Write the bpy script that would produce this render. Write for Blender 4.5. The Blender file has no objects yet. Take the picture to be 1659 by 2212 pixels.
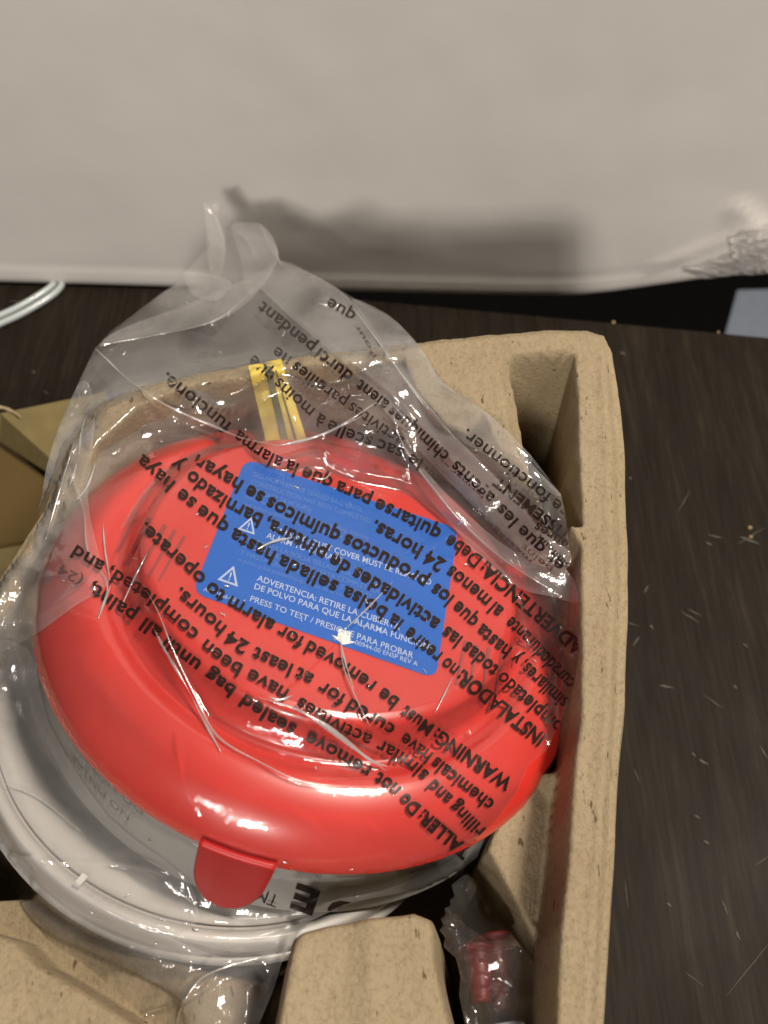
import bpy, bmesh, math, random
import numpy as np
from mathutils import Vector, Matrix
from mathutils.bvhtree import BVHTree

random.seed(7)
rng = np.random.RandomState(11)
S = bpy.context.scene
C = S.collection
PI = math.pi

# ---------------------------------------------------------------- camera
PITCH = math.radians(55)
HC = 0.29
F = 2170.0
cp, sp = math.cos(PITCH), math.sin(PITCH)
cam_d = bpy.data.cameras.new('camera')
cam = bpy.data.objects.new('camera', cam_d)
C.objects.link(cam)
cam.location = (0, 0, HC)
cam.rotation_euler = (PI / 2 - PITCH, 0, 0)
cam_d.sensor_fit = 'VERTICAL'
cam_d.sensor_height = 24
cam_d.lens = 12 / (1106 / F)
cam_d.clip_start = 0.005
cam_d.clip_end = 20
cam_d.dof.use_dof = True
cam_d.dof.focus_distance = 0.238
cam_d.dof.aperture_fstop = 13
S.camera = cam

# ---------------------------------------------------------------- world, lamps, exposure
w = bpy.data.worlds.new('World')
S.world = w
w.use_nodes = True
w.node_tree.nodes['Background'].inputs[0].default_value = (1.0, 0.93, 0.84, 1)
w.node_tree.nodes['Background'].inputs[1].default_value = 0.06
S.view_settings.view_transform = 'Standard'
S.view_settings.look = 'None'
S.view_settings.exposure = -0.2
S.view_settings.gamma = 1
S.cycles.max_bounces = 10
S.cycles.transparent_max_bounces = 24
S.cycles.caustics_reflective = False
S.cycles.caustics_refractive = False


def area(name, loc, target, sx, sy, power, col):
    l = bpy.data.lights.new(name, 'AREA')
    l.shape = 'RECTANGLE'
    l.size, l.size_y = sx, sy
    l.energy = power
    l.color = col
    o = bpy.data.objects.new(name, l)
    C.objects.link(o)
    o.location = loc
    o.rotation_euler = (Vector(target) - Vector(loc)).to_track_quat('-Z', 'Y').to_euler()
    return o


TGT = (0, 0.15, 0.06)
area('room_lamp', (-0.15, -1.10, 0.78), TGT, 0.12, 0.10, 6.4, (1.0, 0.93, 0.85))
area('room_lamp_second', (-0.10, -1.10, 0.86), TGT, 0.12, 0.10, 5.6, (1.0, 0.93, 0.86))
area('ceiling_lamp', (0.66, 0.24, 1.25), TGT, 0.26, 0.26, 27.0, (1.0, 0.91, 0.79))
area('ceiling_lamp_left', (-0.36, -0.82, 0.86), TGT, 0.075, 0.065, 1.5, (1.0, 0.95, 0.88))


# ---------------------------------------------------------------- maths helpers
def ray(x, y):
    rx = (x - 829.5) / F
    t = (y - 1106.0) / F
    return np.array([rx, cp - t * sp, -sp - t * cp])


CAM = np.array([0, 0, HC])


def at(x, y, d):
    return CAM + d * ray(x, y)


DZ = -0.04          # desk top height


def on_z(x, y, z):
    z = z + DZ
    r = ray(x, y)
    return CAM + r * ((z - HC) / r[2])


def on_plane(x, y, p0, n):
    r = ray(x, y)
    p0 = np.array(p0); n = np.array(n)
    return CAM + r * (np.dot(p0 - CAM, n) / np.dot(r, n))


RZ0, RY0, RS = 0.078, 0.035, 0.080


def rimz(y):
    return RZ0 + (y - RY0) * RS


def rim_pt(x, y, off=0.0):
    r = ray(x, y)
    k = (RZ0 + off + (0 - RY0) * RS - HC) / (r[2] - RS * r[1])
    return CAM + r * k


def sdf_poly(X, Y, poly):
    """signed distance, negative inside"""
    poly = np.array(poly, float)[:, :2]
    d = np.full(X.shape, 1e9)
    inside = np.zeros(X.shape, bool)
    n = len(poly)
    for i in range(n):
        a, b = poly[i], poly[(i + 1) % n]
        e = b - a
        wx, wy = X - a[0], Y - a[1]
        t = np.clip((wx * e[0] + wy * e[1]) / (e @ e + 1e-12), 0, 1)
        dx, dy = wx - t * e[0], wy - t * e[1]
        d = np.minimum(d, dx * dx + dy * dy)
        c = ((a[1] > Y) != (b[1] > Y)) & (X < (b[0] - a[0]) * (Y - a[1]) / (b[1] - a[1] + 1e-15) + a[0])
        inside ^= c
    d = np.sqrt(d)
    return np.where(inside, -d, d)


def dist_line(X, Y, pts):
    pts = np.array(pts, float)
    best = np.full(X.shape, 1e9)
    par = np.zeros(X.shape)
    acc = 0
    L = sum(np.linalg.norm(pts[i + 1] - pts[i]) for i in range(len(pts) - 1))
    for i in range(len(pts) - 1):
        a, b = pts[i], pts[i + 1]
        e = b - a
        l = np.linalg.norm(e)
        t = np.clip(((X - a[0]) * e[0] + (Y - a[1]) * e[1]) / (e @ e), 0, 1)
        d = np.hypot(X - a[0] - t * e[0], Y - a[1] - t * e[1])
        m = d < best
        best = np.where(m, d, best)
        par = np.where(m, (acc + t * l) / L, par)
        acc += l
    return best, par


def sstep(a, b, v):
    t = np.clip((v - a) / (b - a), 0, 1)
    return t * t * (3 - 2 * t)


def smooth_pts(pts, n=8, closed=True):
    """Catmull-Rom through 2D points"""
    pts = [np.array(p, float) for p in pts]
    N = len(pts)
    out = []
    rngi = range(N) if closed else range(N - 1)
    for i in rngi:
        if closed:
            p0, p1, p2, p3 = pts[i - 1], pts[i], pts[(i + 1) % N], pts[(i + 2) % N]
        else:
            p1, p2 = pts[i], pts[i + 1]
            p0 = pts[i - 1] if i > 0 else 2 * p1 - p2
            p3 = pts[i + 2] if i + 2 < N else 2 * p2 - p1
        for k in range(n):
            t = k / n
            out.append(0.5 * ((2 * p1) + (-p0 + p2) * t + (2 * p0 - 5 * p1 + 4 * p2 - p3) * t * t + (-p0 + 3 * p1 - 3 * p2 + p3) * t ** 3))
    if not closed:
        out.append(pts[-1])
    return out


def perlin(X, Y, seed=0):
    r = np.random.RandomState(seed)
    G = r.rand(64, 64) * 2 * PI
    gx, gy = np.cos(G), np.sin(G)
    xi, yi = np.floor(X).astype(int), np.floor(Y).astype(int)
    xf, yf = X - xi, Y - yi
    u = xf ** 3 * (xf * (xf * 6 - 15) + 10)
    v = yf ** 3 * (yf * (yf * 6 - 15) + 10)

    def g(ix, iy, dx, dy):
        return gx[ix % 64, iy % 64] * dx + gy[ix % 64, iy % 64] * dy
    a = g(xi, yi, xf, yf); b = g(xi + 1, yi, xf - 1, yf)
    c = g(xi, yi + 1, xf, yf - 1); d = g(xi + 1, yi + 1, xf - 1, yf - 1)
    return (a * (1 - u) + b * u) * (1 - v) + (c * (1 - u) + d * u) * v


def fbm(X, Y, seed=0, oc=3):
    s = 0; a = 1.0
    for i in range(oc):
        s = s + a * perlin(X * 2 ** i, Y * 2 ** i, seed + i)
        a *= 0.5
    return s


# ---------------------------------------------------------------- object helpers
def tag(o, label=None, cat=None, group=None, kind=None):
    if label: o['label'] = label
    if cat: o['category'] = cat
    if group: o['group'] = group
    if kind: o['kind'] = kind
    return o


def empty(name, loc, label, cat, group=None):
    o = bpy.data.objects.new(name, None)
    o.empty_display_size = 0.01
    C.objects.link(o)
    o.location = loc
    tag(o, label, cat, group)
    return o


def mesh_obj(name, verts, faces, mat, parent=None, smooth=True):
    me = bpy.data.meshes.new(name)
    me.from_pydata([tuple(map(float, v)) for v in verts], [], [tuple(map(int, f)) for f in faces])
    me.validate()
    me.update()
    if smooth:
        me.polygons.foreach_set('use_smooth', [True] * len(me.polygons))
    if mat: me.materials.append(mat)
    o = bpy.data.objects.new(name, me)
    C.objects.link(o)
    if parent:
        o.parent = parent
        o.matrix_parent_inverse = Matrix.Translation(-Vector(parent.location)) if parent.type == 'EMPTY' and parent.rotation_euler.to_quaternion().angle < 1e-9 else Matrix()
    return o


def bm_obj(name, bm, mat, parent=None, smooth=True):
    me = bpy.data.meshes.new(name)
    bmesh.ops.recalc_face_normals(bm, faces=bm.faces)
    bm.to_mesh(me); bm.free()
    if smooth:
        me.polygons.foreach_set('use_smooth', [True] * len(me.polygons))
    me.materials.append(mat)
    o = bpy.data.objects.new(name, me)
    C.objects.link(o)
    if parent:
        o.parent = parent
        o.matrix_parent_inverse = Matrix.Translation(-Vector(parent.location))
    return o


def tube_mesh(pts, r, seg=10, flat=None):
    vs, fs = [], []
    n = len(pts)
    pts = [Vector(p) for p in pts]
    for i, p in enumerate(pts):
        t = (pts[min(i + 1, n - 1)] - pts[max(i - 1, 0)]).normalized()
        a = t.cross(Vector((0, 0, 1)))
        if a.length < 1e-4: a = t.cross(Vector((1, 0, 0)))
        a.normalize(); b = t.cross(a)
        rr = r(i / (n - 1)) if callable(r) else r
        for k in range(seg):
            an = 2 * PI * k / seg
            vs.append(p + a * math.cos(an) * rr + b * math.sin(an) * rr)
    for i in range(n - 1):
        for k in range(seg):
            k2 = (k + 1) % seg
            fs.append((i * seg + k, i * seg + k2, (i + 1) * seg + k2, (i + 1) * seg + k))
    fs.append(tuple(range(seg))[::-1]); fs.append(tuple((n - 1) * seg + k for k in range(seg)))
    return vs, fs


def prism(poly3, nrm, th):
    """closed slab: polygon of 3D points pushed th along -nrm"""
    n = len(poly3)
    nrm = np.array(nrm, float); nrm /= np.linalg.norm(nrm)
    vs = [np.array(p) for p in poly3] + [np.array(p) - nrm * th for p in poly3]
    fs = [tuple(range(n)), tuple(range(2 * n - 1, n - 1, -1))]
    fs += [(i, i + n, (i + 1) % n + n, (i + 1) % n) for i in range(n)]
    return vs, fs


# ---------------------------------------------------------------- materials
def new_mat(name):
    m = bpy.data.materials.new(name)
    m.use_nodes = True
    nt = m.node_tree
    return m, nt, nt.nodes, nt.links, nt.nodes['Principled BSDF']


def ramp(ns, stops):
    r = ns.new('ShaderNodeValToRGB')
    el = r.color_ramp.elements
    el[0].position, el[0].color = stops[0][0], (*stops[0][1], 1)
    el[1].position, el[1].color = stops[-1][0], (*stops[-1][1], 1)
    for p, c in stops[1:-1]:
        e = el.new(p); e.color = (*c, 1)
    return r


def noise(ns, ls, scale, detail=4, rough=0.6, vec=None, coord='Object', stretch=None, rot=None):
    tc = ns.new('ShaderNodeTexCoord')
    n = ns.new('ShaderNodeTexNoise')
    n.inputs['Scale'].default_value = scale
    n.inputs['Detail'].default_value = detail
    n.inputs['Roughness'].default_value = rough
    if stretch:
        mp = ns.new('ShaderNodeMapping')
        mp.inputs['Scale'].default_value = stretch
        if rot: mp.inputs['Rotation'].default_value = rot
        ls.new(tc.outputs[coord], mp.inputs[0]); ls.new(mp.outputs[0], n.inputs['Vector'])
    else:
        ls.new(tc.outputs[coord], n.inputs['Vector'])
    return n


def bump(ns, ls, src, bsdf, strength, dist):
    b = ns.new('ShaderNodeBump')
    b.inputs['Strength'].default_value = strength
    b.inputs['Distance'].default_value = dist
    ls.new(src, b.inputs['Height'])
    ls.new(b.outputs[0], bsdf.inputs['Normal'])
    return b


def mat_plain(name, col, rough=0.5, spec=0.5, coat=0.0, bumpy=None, var=0.06, vscale=60, trans=0):
    m, nt, ns, ls, b = new_mat(name)
    n = noise(ns, ls, vscale)
    lo = tuple(max(0, c * (1 - var)) for c in col); hi = tuple(min(1, c * (1 + var)) for c in col)
    r = ramp(ns, [(0.3, lo), (0.7, hi)])
    ls.new(n.outputs[0], r.inputs[0]); ls.new(r.outputs[0], b.inputs['Base Color'])
    b.inputs['Roughness'].default_value = rough
    b.inputs['Specular IOR Level'].default_value = spec
    b.inputs['Coat Weight'].default_value = coat
    b.inputs['Coat Roughness'].default_value = 0.12
    if bumpy:
        n2 = noise(ns, ls, bumpy[0], 3)
        bump(ns, ls, n2.outputs[0], b, bumpy[1], bumpy[2])
    return m


def mat_pulp():
    m, nt, ns, ls, b = new_mat('moulded_pulp')
    n1 = noise(ns, ls, 28, 5, 0.65)
    n2 = noise(ns, ls, 900, 5, 0.75)
    n3 = noise(ns, ls, 950, 3, 0.6, stretch=(1, 0.45, 1))
    r1 = ramp(ns, [(0.25, (0.270, 0.208, 0.125)), (0.55, (0.315, 0.248, 0.155)), (0.8, (0.37, 0.298, 0.195))])
    ls.new(n1.outputs[0], r1.inputs[0])
    r2 = ramp(ns, [(0.28, (0.62, 0.58, 0.52)), (0.5, (1.0, 1.0, 1.0)), (0.8, (1.16, 1.15, 1.13))])
    ls.new(n2.outputs[0], r2.inputs[0])
    mx = ns.new('ShaderNodeMix'); mx.data_type = 'RGBA'; mx.blend_type = 'MULTIPLY'; mx.inputs[0].default_value = 0.8
    ls.new(r1.outputs[0], mx.inputs[6]); ls.new(r2.outputs[0], mx.inputs[7])
    # sparse dark fibres
    r3 = ramp(ns, [(0.27, (0.22, 0.15, 0.08)), (0.32, (1, 1, 1))])
    n4 = noise(ns, ls, 500, 2, 0.5, stretch=(1, 0.35, 1), rot=(0, 0, 0.6))
    ls.new(n4.outputs[0], r3.inputs[0])
    mx2 = ns.new('ShaderNodeMix'); mx2.data_type = 'RGBA'; mx2.blend_type = 'MULTIPLY'; mx2.inputs[0].default_value = 0.8
    ls.new(mx.outputs[2], mx2.inputs[6]); ls.new(r3.outputs[0], mx2.inputs[7])
    ls.new(mx2.outputs[2], b.inputs['Base Color'])
    b.inputs['Roughness'].default_value = 0.85
    b.inputs['Specular IOR Level'].default_value = 0.25
    ad = ns.new('ShaderNodeMath'); ad.operation = 'ADD'
    ls.new(n2.outputs[0], ad.inputs[0]); ls.new(n3.outputs[0], ad.inputs[1])
    bump(ns, ls, ad.outputs[0], b, 0.55, 0.0006)
    return m


def mat_desk():
    m, nt, ns, ls, b = new_mat('dark_desk_veneer')
    rotz = -0.32
    n1 = noise(ns, ls, 26, 5, 0.6, stretch=(6, 0.5, 1), rot=(0, 0, rotz))
    n2 = noise(ns, ls, 10, 3, 0.6)
    n3 = noise(ns, ls, 160, 3, 0.6, stretch=(6, 0.35, 1), rot=(0, 0, rotz))
    r1 = ramp(ns, [(0.3, (0.0115, 0.0082, 0.0054)), (0.55, (0.0165, 0.0122, 0.0082)), (0.75, (0.026, 0.0195, 0.0132))])
    ls.new(n1.outputs[0], r1.inputs[0])
    r3 = ramp(ns, [(0.35, (0.75, 0.75, 0.75)), (0.7, (1.35, 1.35, 1.35))])
    ls.new(n3.outputs[0], r3.inputs[0])
    mx = ns.new('ShaderNodeMix'); mx.data_type = 'RGBA'; mx.blend_type = 'MULTIPLY'; mx.inputs[0].default_value = 1
    ls.new(r1.outputs[0], mx.inputs[6]); ls.new(r3.outputs[0], mx.inputs[7])
    # dust specks
    n4 = noise(ns, ls, 520, 2, 0.5)
    r4 = ramp(ns, [(0.80, (0, 0, 0)), (0.86, (1, 1, 1))])
    ls.new(n4.outputs[0], r4.inputs[0])
    mx2 = ns.new('ShaderNodeMix'); mx2.data_type = 'RGBA'
    ls.new(r4.outputs[0], mx2.inputs[0]); ls.new(mx.outputs[2], mx2.inputs[6]); mx2.inputs[7].default_value = (0.25, 0.22, 0.18, 1)
    ls.new(mx2.outputs[2], b.inputs['Base Color'])
    b.inputs['Specular IOR Level'].default_value = 0.10
    r5 = ramp(ns, [(0.3, (0.5,) * 3), (0.7, (0.66,) * 3)])
    ls.new(n2.outputs[0], r5.inputs[0]); ls.new(r5.outputs[0], b.inputs['Roughness'])
    bump(ns, ls, n3.outputs[0], b, 0.2, 0.0003)
    return m


def mat_film(name, haze=0.10, gloss=1.0, tint=(0.95, 0.93, 0.93), rough=0.10):
    m = bpy.data.materials.new(name)
    m.use_nodes = True
    nt = m.node_tree; ns = nt.nodes; ls = nt.links
    ns.clear()
    out = ns.new('ShaderNodeOutputMaterial')
    tr = ns.new('ShaderNodeBsdfTransparent'); tr.inputs[0].default_value = (0.98, 0.975, 0.97, 1)
    di = ns.new('ShaderNodeBsdfDiffuse'); di.inputs[0].default_value = (*tint, 1)
    tl = ns.new('ShaderNodeBsdfTranslucent'); tl.inputs[0].default_value = (*tint, 1)
    mh = ns.new('ShaderNodeMixShader'); mh.inputs[0].default_value = 0.35
    ls.new(di.outputs[0], mh.inputs[1]); ls.new(tl.outputs[0], mh.inputs[2])
    n = noise(ns, ls, 35, 4, 0.6)
    mr = ns.new('ShaderNodeMapRange')
    mr.inputs[1].default_value = 0.3; mr.inputs[2].default_value = 0.7
    mr.inputs[3].default_value = haze * 0.6; mr.inputs[4].default_value = haze * 1.4
    ls.new(n.outputs[0], mr.inputs[0])
    m1 = ns.new('ShaderNodeMixShader')
    ls.new(mr.outputs[0], m1.inputs[0]); ls.new(tr.outputs[0], m1.inputs[1]); ls.new(mh.outputs[0], m1.inputs[2])
    gl = ns.new('ShaderNodeBsdfGlossy'); gl.inputs['Roughness'].default_value = rough
    gl.inputs[0].default_value = (1, 1, 1, 1)
    fr = ns.new('ShaderNodeFresnel'); fr.inputs[0].default_value = 1.52
    mu = ns.new('ShaderNodeMath'); mu.operation = 'MULTIPLY'; mu.inputs[1].default_value = gloss; mu.use_clamp = True
    ls.new(fr.outputs[0], mu.inputs[0])
    mn = ns.new('ShaderNodeMath'); mn.operation = 'MINIMUM'; mn.inputs[1].default_value = 0.40
    ls.new(mu.outputs[0], mn.inputs[0]); mu = mn
    nb = noise(ns, ls, 190, 5, 0.6, stretch=(1, 0.6, 1), rot=(0, 0, 0.7))
    bp = ns.new('ShaderNodeBump'); bp.inputs['Strength'].default_value = 0.42; bp.inputs['Distance'].default_value = 0.0006
    ls.new(nb.outputs[0], bp.inputs['Height'])
    ls.new(bp.outputs[0], gl.inputs['Normal'])
    m2 = ns.new('ShaderNodeMixShader')
    ls.new(mu.outputs[0], m2.inputs[0]); ls.new(m1.outputs[0], m2.inputs[1]); ls.new(gl.outputs[0], m2.inputs[2])
    ls.new(m2.outputs[0], out.inputs[0])
    return m


def mat_red():
    m, nt, ns, ls, b = new_mat('translucent_red_plastic')
    n = noise(ns, ls, 30, 3)
    r = ramp(ns, [(0.3, (0.58, 0.024, 0.016)), (0.7, (0.68, 0.038, 0.026))])
    ls.new(n.outputs[0], r.inputs[0]); ls.new(r.outputs[0], b.inputs['Base Color'])
    b.inputs['Roughness'].default_value = 0.32
    b.inputs['Specular IOR Level'].default_value = 0.55
    b.inputs['Subsurface Weight'].default_value = 0.25
    b.inputs['Subsurface Radius'].default_value = (1.0, 0.15, 0.1)
    b.inputs['Subsurface Scale'].default_value = 0.004
    b.inputs['Coat Weight'].default_value = 0.35
    b.inputs['Coat Roughness'].default_value = 0.07
    n2 = noise(ns, ls, 22, 2)
    bump(ns, ls, n2.outputs[0], b, 0.15, 0.002)
    return m


M = {}
M['pulp'] = mat_pulp()
M['desk'] = mat_desk()
M['film'] = mat_film('clear_film', haze=0.034, rough=0.07)
M['film_back'] = mat_film('clear_film_rear', haze=0.12, rough=0.09)
M['film_fold'] = mat_film('clear_film_folded', haze=0.13, rough=0.09)
M['film_small'] = mat_film('clear_film_sachet', haze=0.03, rough=0.07, gloss=1.6)
M['crease_light'] = mat_film('painted_crease_highlight', haze=0.30, rough=0.20, gloss=6.0)  # milky colour that paints highlight lines along the creases
M['red'] = mat_red()
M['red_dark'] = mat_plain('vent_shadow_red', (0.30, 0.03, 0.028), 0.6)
M['blue'] = mat_plain('blue_label', (0.0, 0.105, 0.50), 0.5, 0.2, var=0.05, vscale=40)
M['white_ink'] = mat_plain('white_ink', (0.40, 0.50, 0.74), 0.5)
M['faint_ink'] = mat_plain('faint_white_ink', (0.06, 0.19, 0.58), 0.5)
M['ink'] = mat_plain('black_ink', (0.018, 0.010, 0.008), 0.4, 0.3)
M['faded_ink'] = mat_plain('faded_ink', (0.10, 0.055, 0.05), 0.5, 0.3)
M['grey_plastic'] = mat_plain('grey_white_plastic', (0.33, 0.32, 0.30), 0.35, 0.5, 0.3)
M['white_plastic'] = mat_plain('white_plastic', (0.50, 0.48, 0.45), 0.5, 0.4, 0.12, bumpy=(60, 0.15, 0.001))
M['grey_ink'] = mat_plain('grey_moulded_letters', (0.27, 0.25, 0.235), 0.5)
M['yellow'] = mat_plain('yellow_label', (0.80, 0.60, 0.09), 0.5, 0.4)
M['stripe'] = mat_plain('dark_stripe', (0.13, 0.13, 0.04), 0.5)
M['board'] = mat_plain('white_wrapped_board', (0.84, 0.80, 0.755), 0.55, 0.35, 0.15, var=0.045, vscale=9, bumpy=(25, 0.16, 0.0012))
M['carton'] = mat_plain('brown_card', (0.17, 0.13, 0.055), 0.8, 0.2, var=0.12, vscale=120, bumpy=(700, 0.3, 0.0003))
M['carton_edge'] = mat_plain('torn_card', (0.42, 0.33, 0.2), 0.9, 0.1, var=0.2, vscale=400)
M['cable'] = mat_plain('pale_grey_cable', (0.42, 0.46, 0.46), 0.3, 0.6, 0.5)
M['floor'] = mat_plain('black_floor', (0.006, 0.006, 0.006), 0.9, 0.1)
M['paper'] = mat_plain('pale_blue_paper', (0.42, 0.47, 0.58), 0.6)
M['dust'] = mat_plain('scratched_pale_veneer', (0.085, 0.075, 0.06), 0.7)
M['crumb'] = mat_plain('tan_crumb', (0.30, 0.20, 0.10), 0.8)
M['foil'] = mat_film('crumpled_wrap', haze=0.50, gloss=1.6, rough=0.12)
M['dark_red'] = mat_plain('red_anchor', (0.11, 0.004, 0.006), 0.5)
M['pale'] = mat_plain('grey_blue_anchor', (0.35, 0.36, 0.42), 0.4)

# ---------------------------------------------------------------- desk, floor, wall side
ea = on_z(0, 571, 0); eb = on_z(1659, 725, 0)
ed = (eb - ea) / np.linalg.norm(eb - ea)
en = np.array([-ed[1], ed[0], 0])
p1 = ea - ed * 0.6; p2 = eb + ed * 0.6
desk_poly = [p1 - en * 0.75, p2 - en * 0.75, p2, p1]
bm = bmesh.new()
top = [bm.verts.new(Vector(p)) for p in desk_poly]
bot = [bm.verts.new(Vector(p) - Vector((0, 0, 0.028))) for p in desk_poly]
bm.faces.new(top); bm.faces.new(bot[::-1])
for i in range(4):
    bm.faces.new((top[i], bot[i], bot[(i + 1) % 4], top[(i + 1) % 4]))
bmesh.ops.bevel(bm, geom=[e for e in bm.edges if all(v in top for v in e.verts)], offset=0.0015, segments=2, affect='EDGES')
desk = bm_obj('desk', bm, M['desk'], smooth=False)
tag(desk, 'dark brown scratched wooden desk top under the pulp tray', 'desk')

fl = mesh_obj('floor', [(-2, -2, -0.72), (2, -2, -0.72), (2, 2, -0.72), (-2, 2, -0.72)], [(0, 1, 2, 3)], M['floor'])
tag(fl, kind='structure')

# desk legs so the slab stands
for sx in (-1, 1):
    for sy in (0, 1):
        base = (p1 if sx < 0 else p2) - en * (0.06 + 0.62 * sy) + ed * (0.06 if sx < 0 else -0.06)
        bm = bmesh.new()
        r_ = bmesh.ops.create_cube(bm, size=1)
        bmesh.ops.scale(bm, vec=(0.05, 0.05, 0.652), verts=bm.verts)
        bmesh.ops.translate(bm, vec=(base[0], base[1], DZ - 0.028 - 0.326), verts=bm.verts)
        lg = bm_obj('leg', bm, M['desk'], desk, smooth=False)
        lg.matrix_parent_inverse = Matrix()

# scratches on the desk (thin lifted slivers of bare veneer), in image positions measured on the desk plane
scr = [(1600, 1160, 1640, 1175, 5), (1290, 1435, 1345, 1455, 3), (1300, 1425, 1330, 1435, 4), (1470, 1320, 1510, 1345, 2),
       (1485, 1315, 1515, 1330, 2), (1425, 1480, 1455, 1486, 4), (1530, 1155, 1560, 1162, 3), (1525, 1172, 1538, 1177, 4),
       (1360, 1030, 1364, 1036, 4), (1380, 1375, 1368, 1395, 4), (1405, 1350, 1410, 1358, 5), (1595, 1175, 1650, 1140, 2),
       (1510, 1640, 1530, 1652, 4), (1495, 1625, 1503, 1635, 3), (1340, 1340, 1380, 1352, 2), (1560, 1945, 1572, 1975, 3),
       (1590, 2010, 1598, 2030, 4), (1520, 1815, 1532, 1823, 5), (1630, 1870, 1660, 1850, 2), (1400, 1265, 1392, 1280, 3),
       (1500, 1760, 1512, 1768, 3), (1605, 1390, 1615, 1397, 3), (1370, 1660, 1380, 1690, 2), (1465, 1105, 1490, 1060, 2),
       (1585, 1480, 1592, 1488, 4), (1520, 1500, 1560, 1530, 2), (1640, 1610, 1659, 1640, 3), (1440, 1950, 1450, 1958, 4),
       (1480, 2100, 1520, 2130, 2), (1570, 2150, 1659, 2040, 2), (1350, 1900, 1356, 1960, 2), (250, 835, 262, 840, 3),
       (70, 800, 76, 806, 4), (95, 845, 104, 850, 3), (20, 650, 50, 655, 2), (1340, 760, 1350, 766, 4)]
vs, fs = [], []
for (x0, y0, x1, y1, wd) in scr:
    a = np.array([x0, y0], float); b = np.array([x1, y1], float)
    d = (b - a); L = np.linalg.norm(d); d /= L; nn = np.array([-d[1], d[0]])
    k = len(vs); N = 6
    for i in range(N + 1):
        t = i / N
        hw = wd * 0.5 * (0.25 + 0.75 * math.sin(PI * min(max(t, 0.06), 0.94))) * random.uniform(0.6, 1.1)
        c = a + d * L * t + nn * random.uniform(-0.6, 0.6)
        for s_ in (-1, 1):
            q = c + nn * hw * s_
            vs.append(on_z(q[0], q[1], 0.0003))
    for i in range(N):
        fs.append((k + 2 * i, k + 2 * i + 1, k + 2 * i + 3, k + 2 * i + 2))
o = mesh_obj('scratches', vs, fs, M['dust'], desk)
o.matrix_parent_inverse = Matrix(); o['kind'] = 'stuff'

# crumbs on the desk
for (x, y, r_) in [(1620, 1140, 0.0009), (1622, 1160, 0.0007), (1325, 697, 0.0009), (1552, 718, 0.0006)]:
    bm = bmesh.new(); bmesh.ops.create_icosphere(bm, subdivisions=2, radius=r_)
    for v in bm.verts: v.co = v.co * random.uniform(0.75, 1.25)
    p = on_z(x, y, r_ * 0.6)
    bmesh.ops.translate(bm, vec=tuple(p), verts=bm.verts)
    o = bm_obj('crumb', bm, M['crumb'])
    lab = {1620: 'upper tan crumb of the pair on the desk right of the tray', 1622: 'lower tan crumb of the pair on the desk right of the tray',
           1325: 'pinkish crumb on the desk edge behind the tray corner', 1552: 'small crumb on the desk edge near the far right'}[x]
    tag(o, lab, 'crumb')

# ---------------------------------------------------------------- white wrapped panel behind the desk edge
bl = on_z(0, 612, 0.001); br = on_z(1000, 637, 0.001)
bd = (br - bl); bd[2] = 0; bd /= np.linalg.norm(bd)
bn = np.array([bd[1], -bd[0], 0])          # faces the camera
prof_px = smooth_pts([(-900, 590), (0, 611), (500, 625), (900, 636), (1180, 641), (1300, 634), (1420, 618), (1560, 598), (1680, 583), (1900, 540), (2300, 480)], 8, False)
prof = []
for q in prof_px:
    p = on_plane(q[0], q[1], bl, bn)
    prof.append((np.dot(p - bl, bd), p[2]))
prof = np.array(prof)
SX = np.arange(prof[0, 0], prof[-1, 0], 0.0035)
ZB = np.interp(SX, prof[:, 0], prof[:, 1])
rows = [(-0.012, -0.006), (-0.009, -0.001), (-0.004, 0.0), (0.0, 0.0008), (0.0004, 0.0032), (0.0004, 0.0052), (0.0003, 0.0072), (0.0003, 0.0085), (0.0, 0.010)]
hs = list(np.arange(0.0135, 0.42, 0.0035))
vs = []
ncol = len(SX)
for (fy, fz) in rows:
    for j in range(ncol):
        vs.append(bl + bd * SX[j] + bn * fy + np.array([0, 0, ZB[j] - bl[2] + fz]))
A, B = np.meshgrid(SX, hs)
disp = 0.0003 * fbm(A * 22 + 3, B * 22 + 9, 5, 2) + 0.0012 * fbm(A * 5, B * 5, 9, 2)
sc_ = np.dot(on_plane(1560, 560, bl, bn) - bl, bd)
fold, _ = dist_line(A, B, [(sc_ - 0.002, 0.04), (sc_ + 0.012, 0.025), (sc_ + 0.03, 0.006)])
fold2, _ = dist_line(A, B, [(sc_ - 0.03, 0.012), (sc_ - 0.008, 0.021), (sc_ + 0.006, 0.026)])
disp = disp * sstep(0.0, 0.02, B) + 0.0016 * np.exp(-(fold / 0.003) ** 2) + 0.0009 * np.exp(-(fold2 / 0.0022) ** 2)
for i in range(len(hs)):
    for j in range(ncol):
        vs.append(bl + bd * SX[j] + bn * disp[i, j] + np.array([0, 0, ZB[j] - bl[2] + hs[i]]))
# top and back
TH = 0.045
for (fy, fz) in ((-0.006, 0.425), (-TH, 0.425), (-TH, 0.0), (-TH + 0.01, -0.006 + 0.006)):
    for j in range(ncol):
        vs.append(bl + bd * SX[j] + bn * fy + np.array([0, 0, ZB[j] - bl[2] + fz]))
nr = len(vs) // ncol
fs = [(i * ncol + j, i * ncol + j + 1, (i + 1) * ncol + j + 1, (i + 1) * ncol + j) for i in range(nr - 1) for j in range(ncol - 1)]
fs += [((nr - 1) * ncol + j, (nr - 1) * ncol + j + 1, j + 1, j) for j in range(ncol - 1)]
fs += [tuple(i * ncol for i in range(nr)), tuple(i * ncol + ncol - 1 for i in range(nr))[::-1]]
pk = empty('wrapped_panel', tuple(bl), 'large white film wrapped panel standing upright behind the tray', 'package')
mesh_obj('panel', vs, fs, M['board'], pk)


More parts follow.
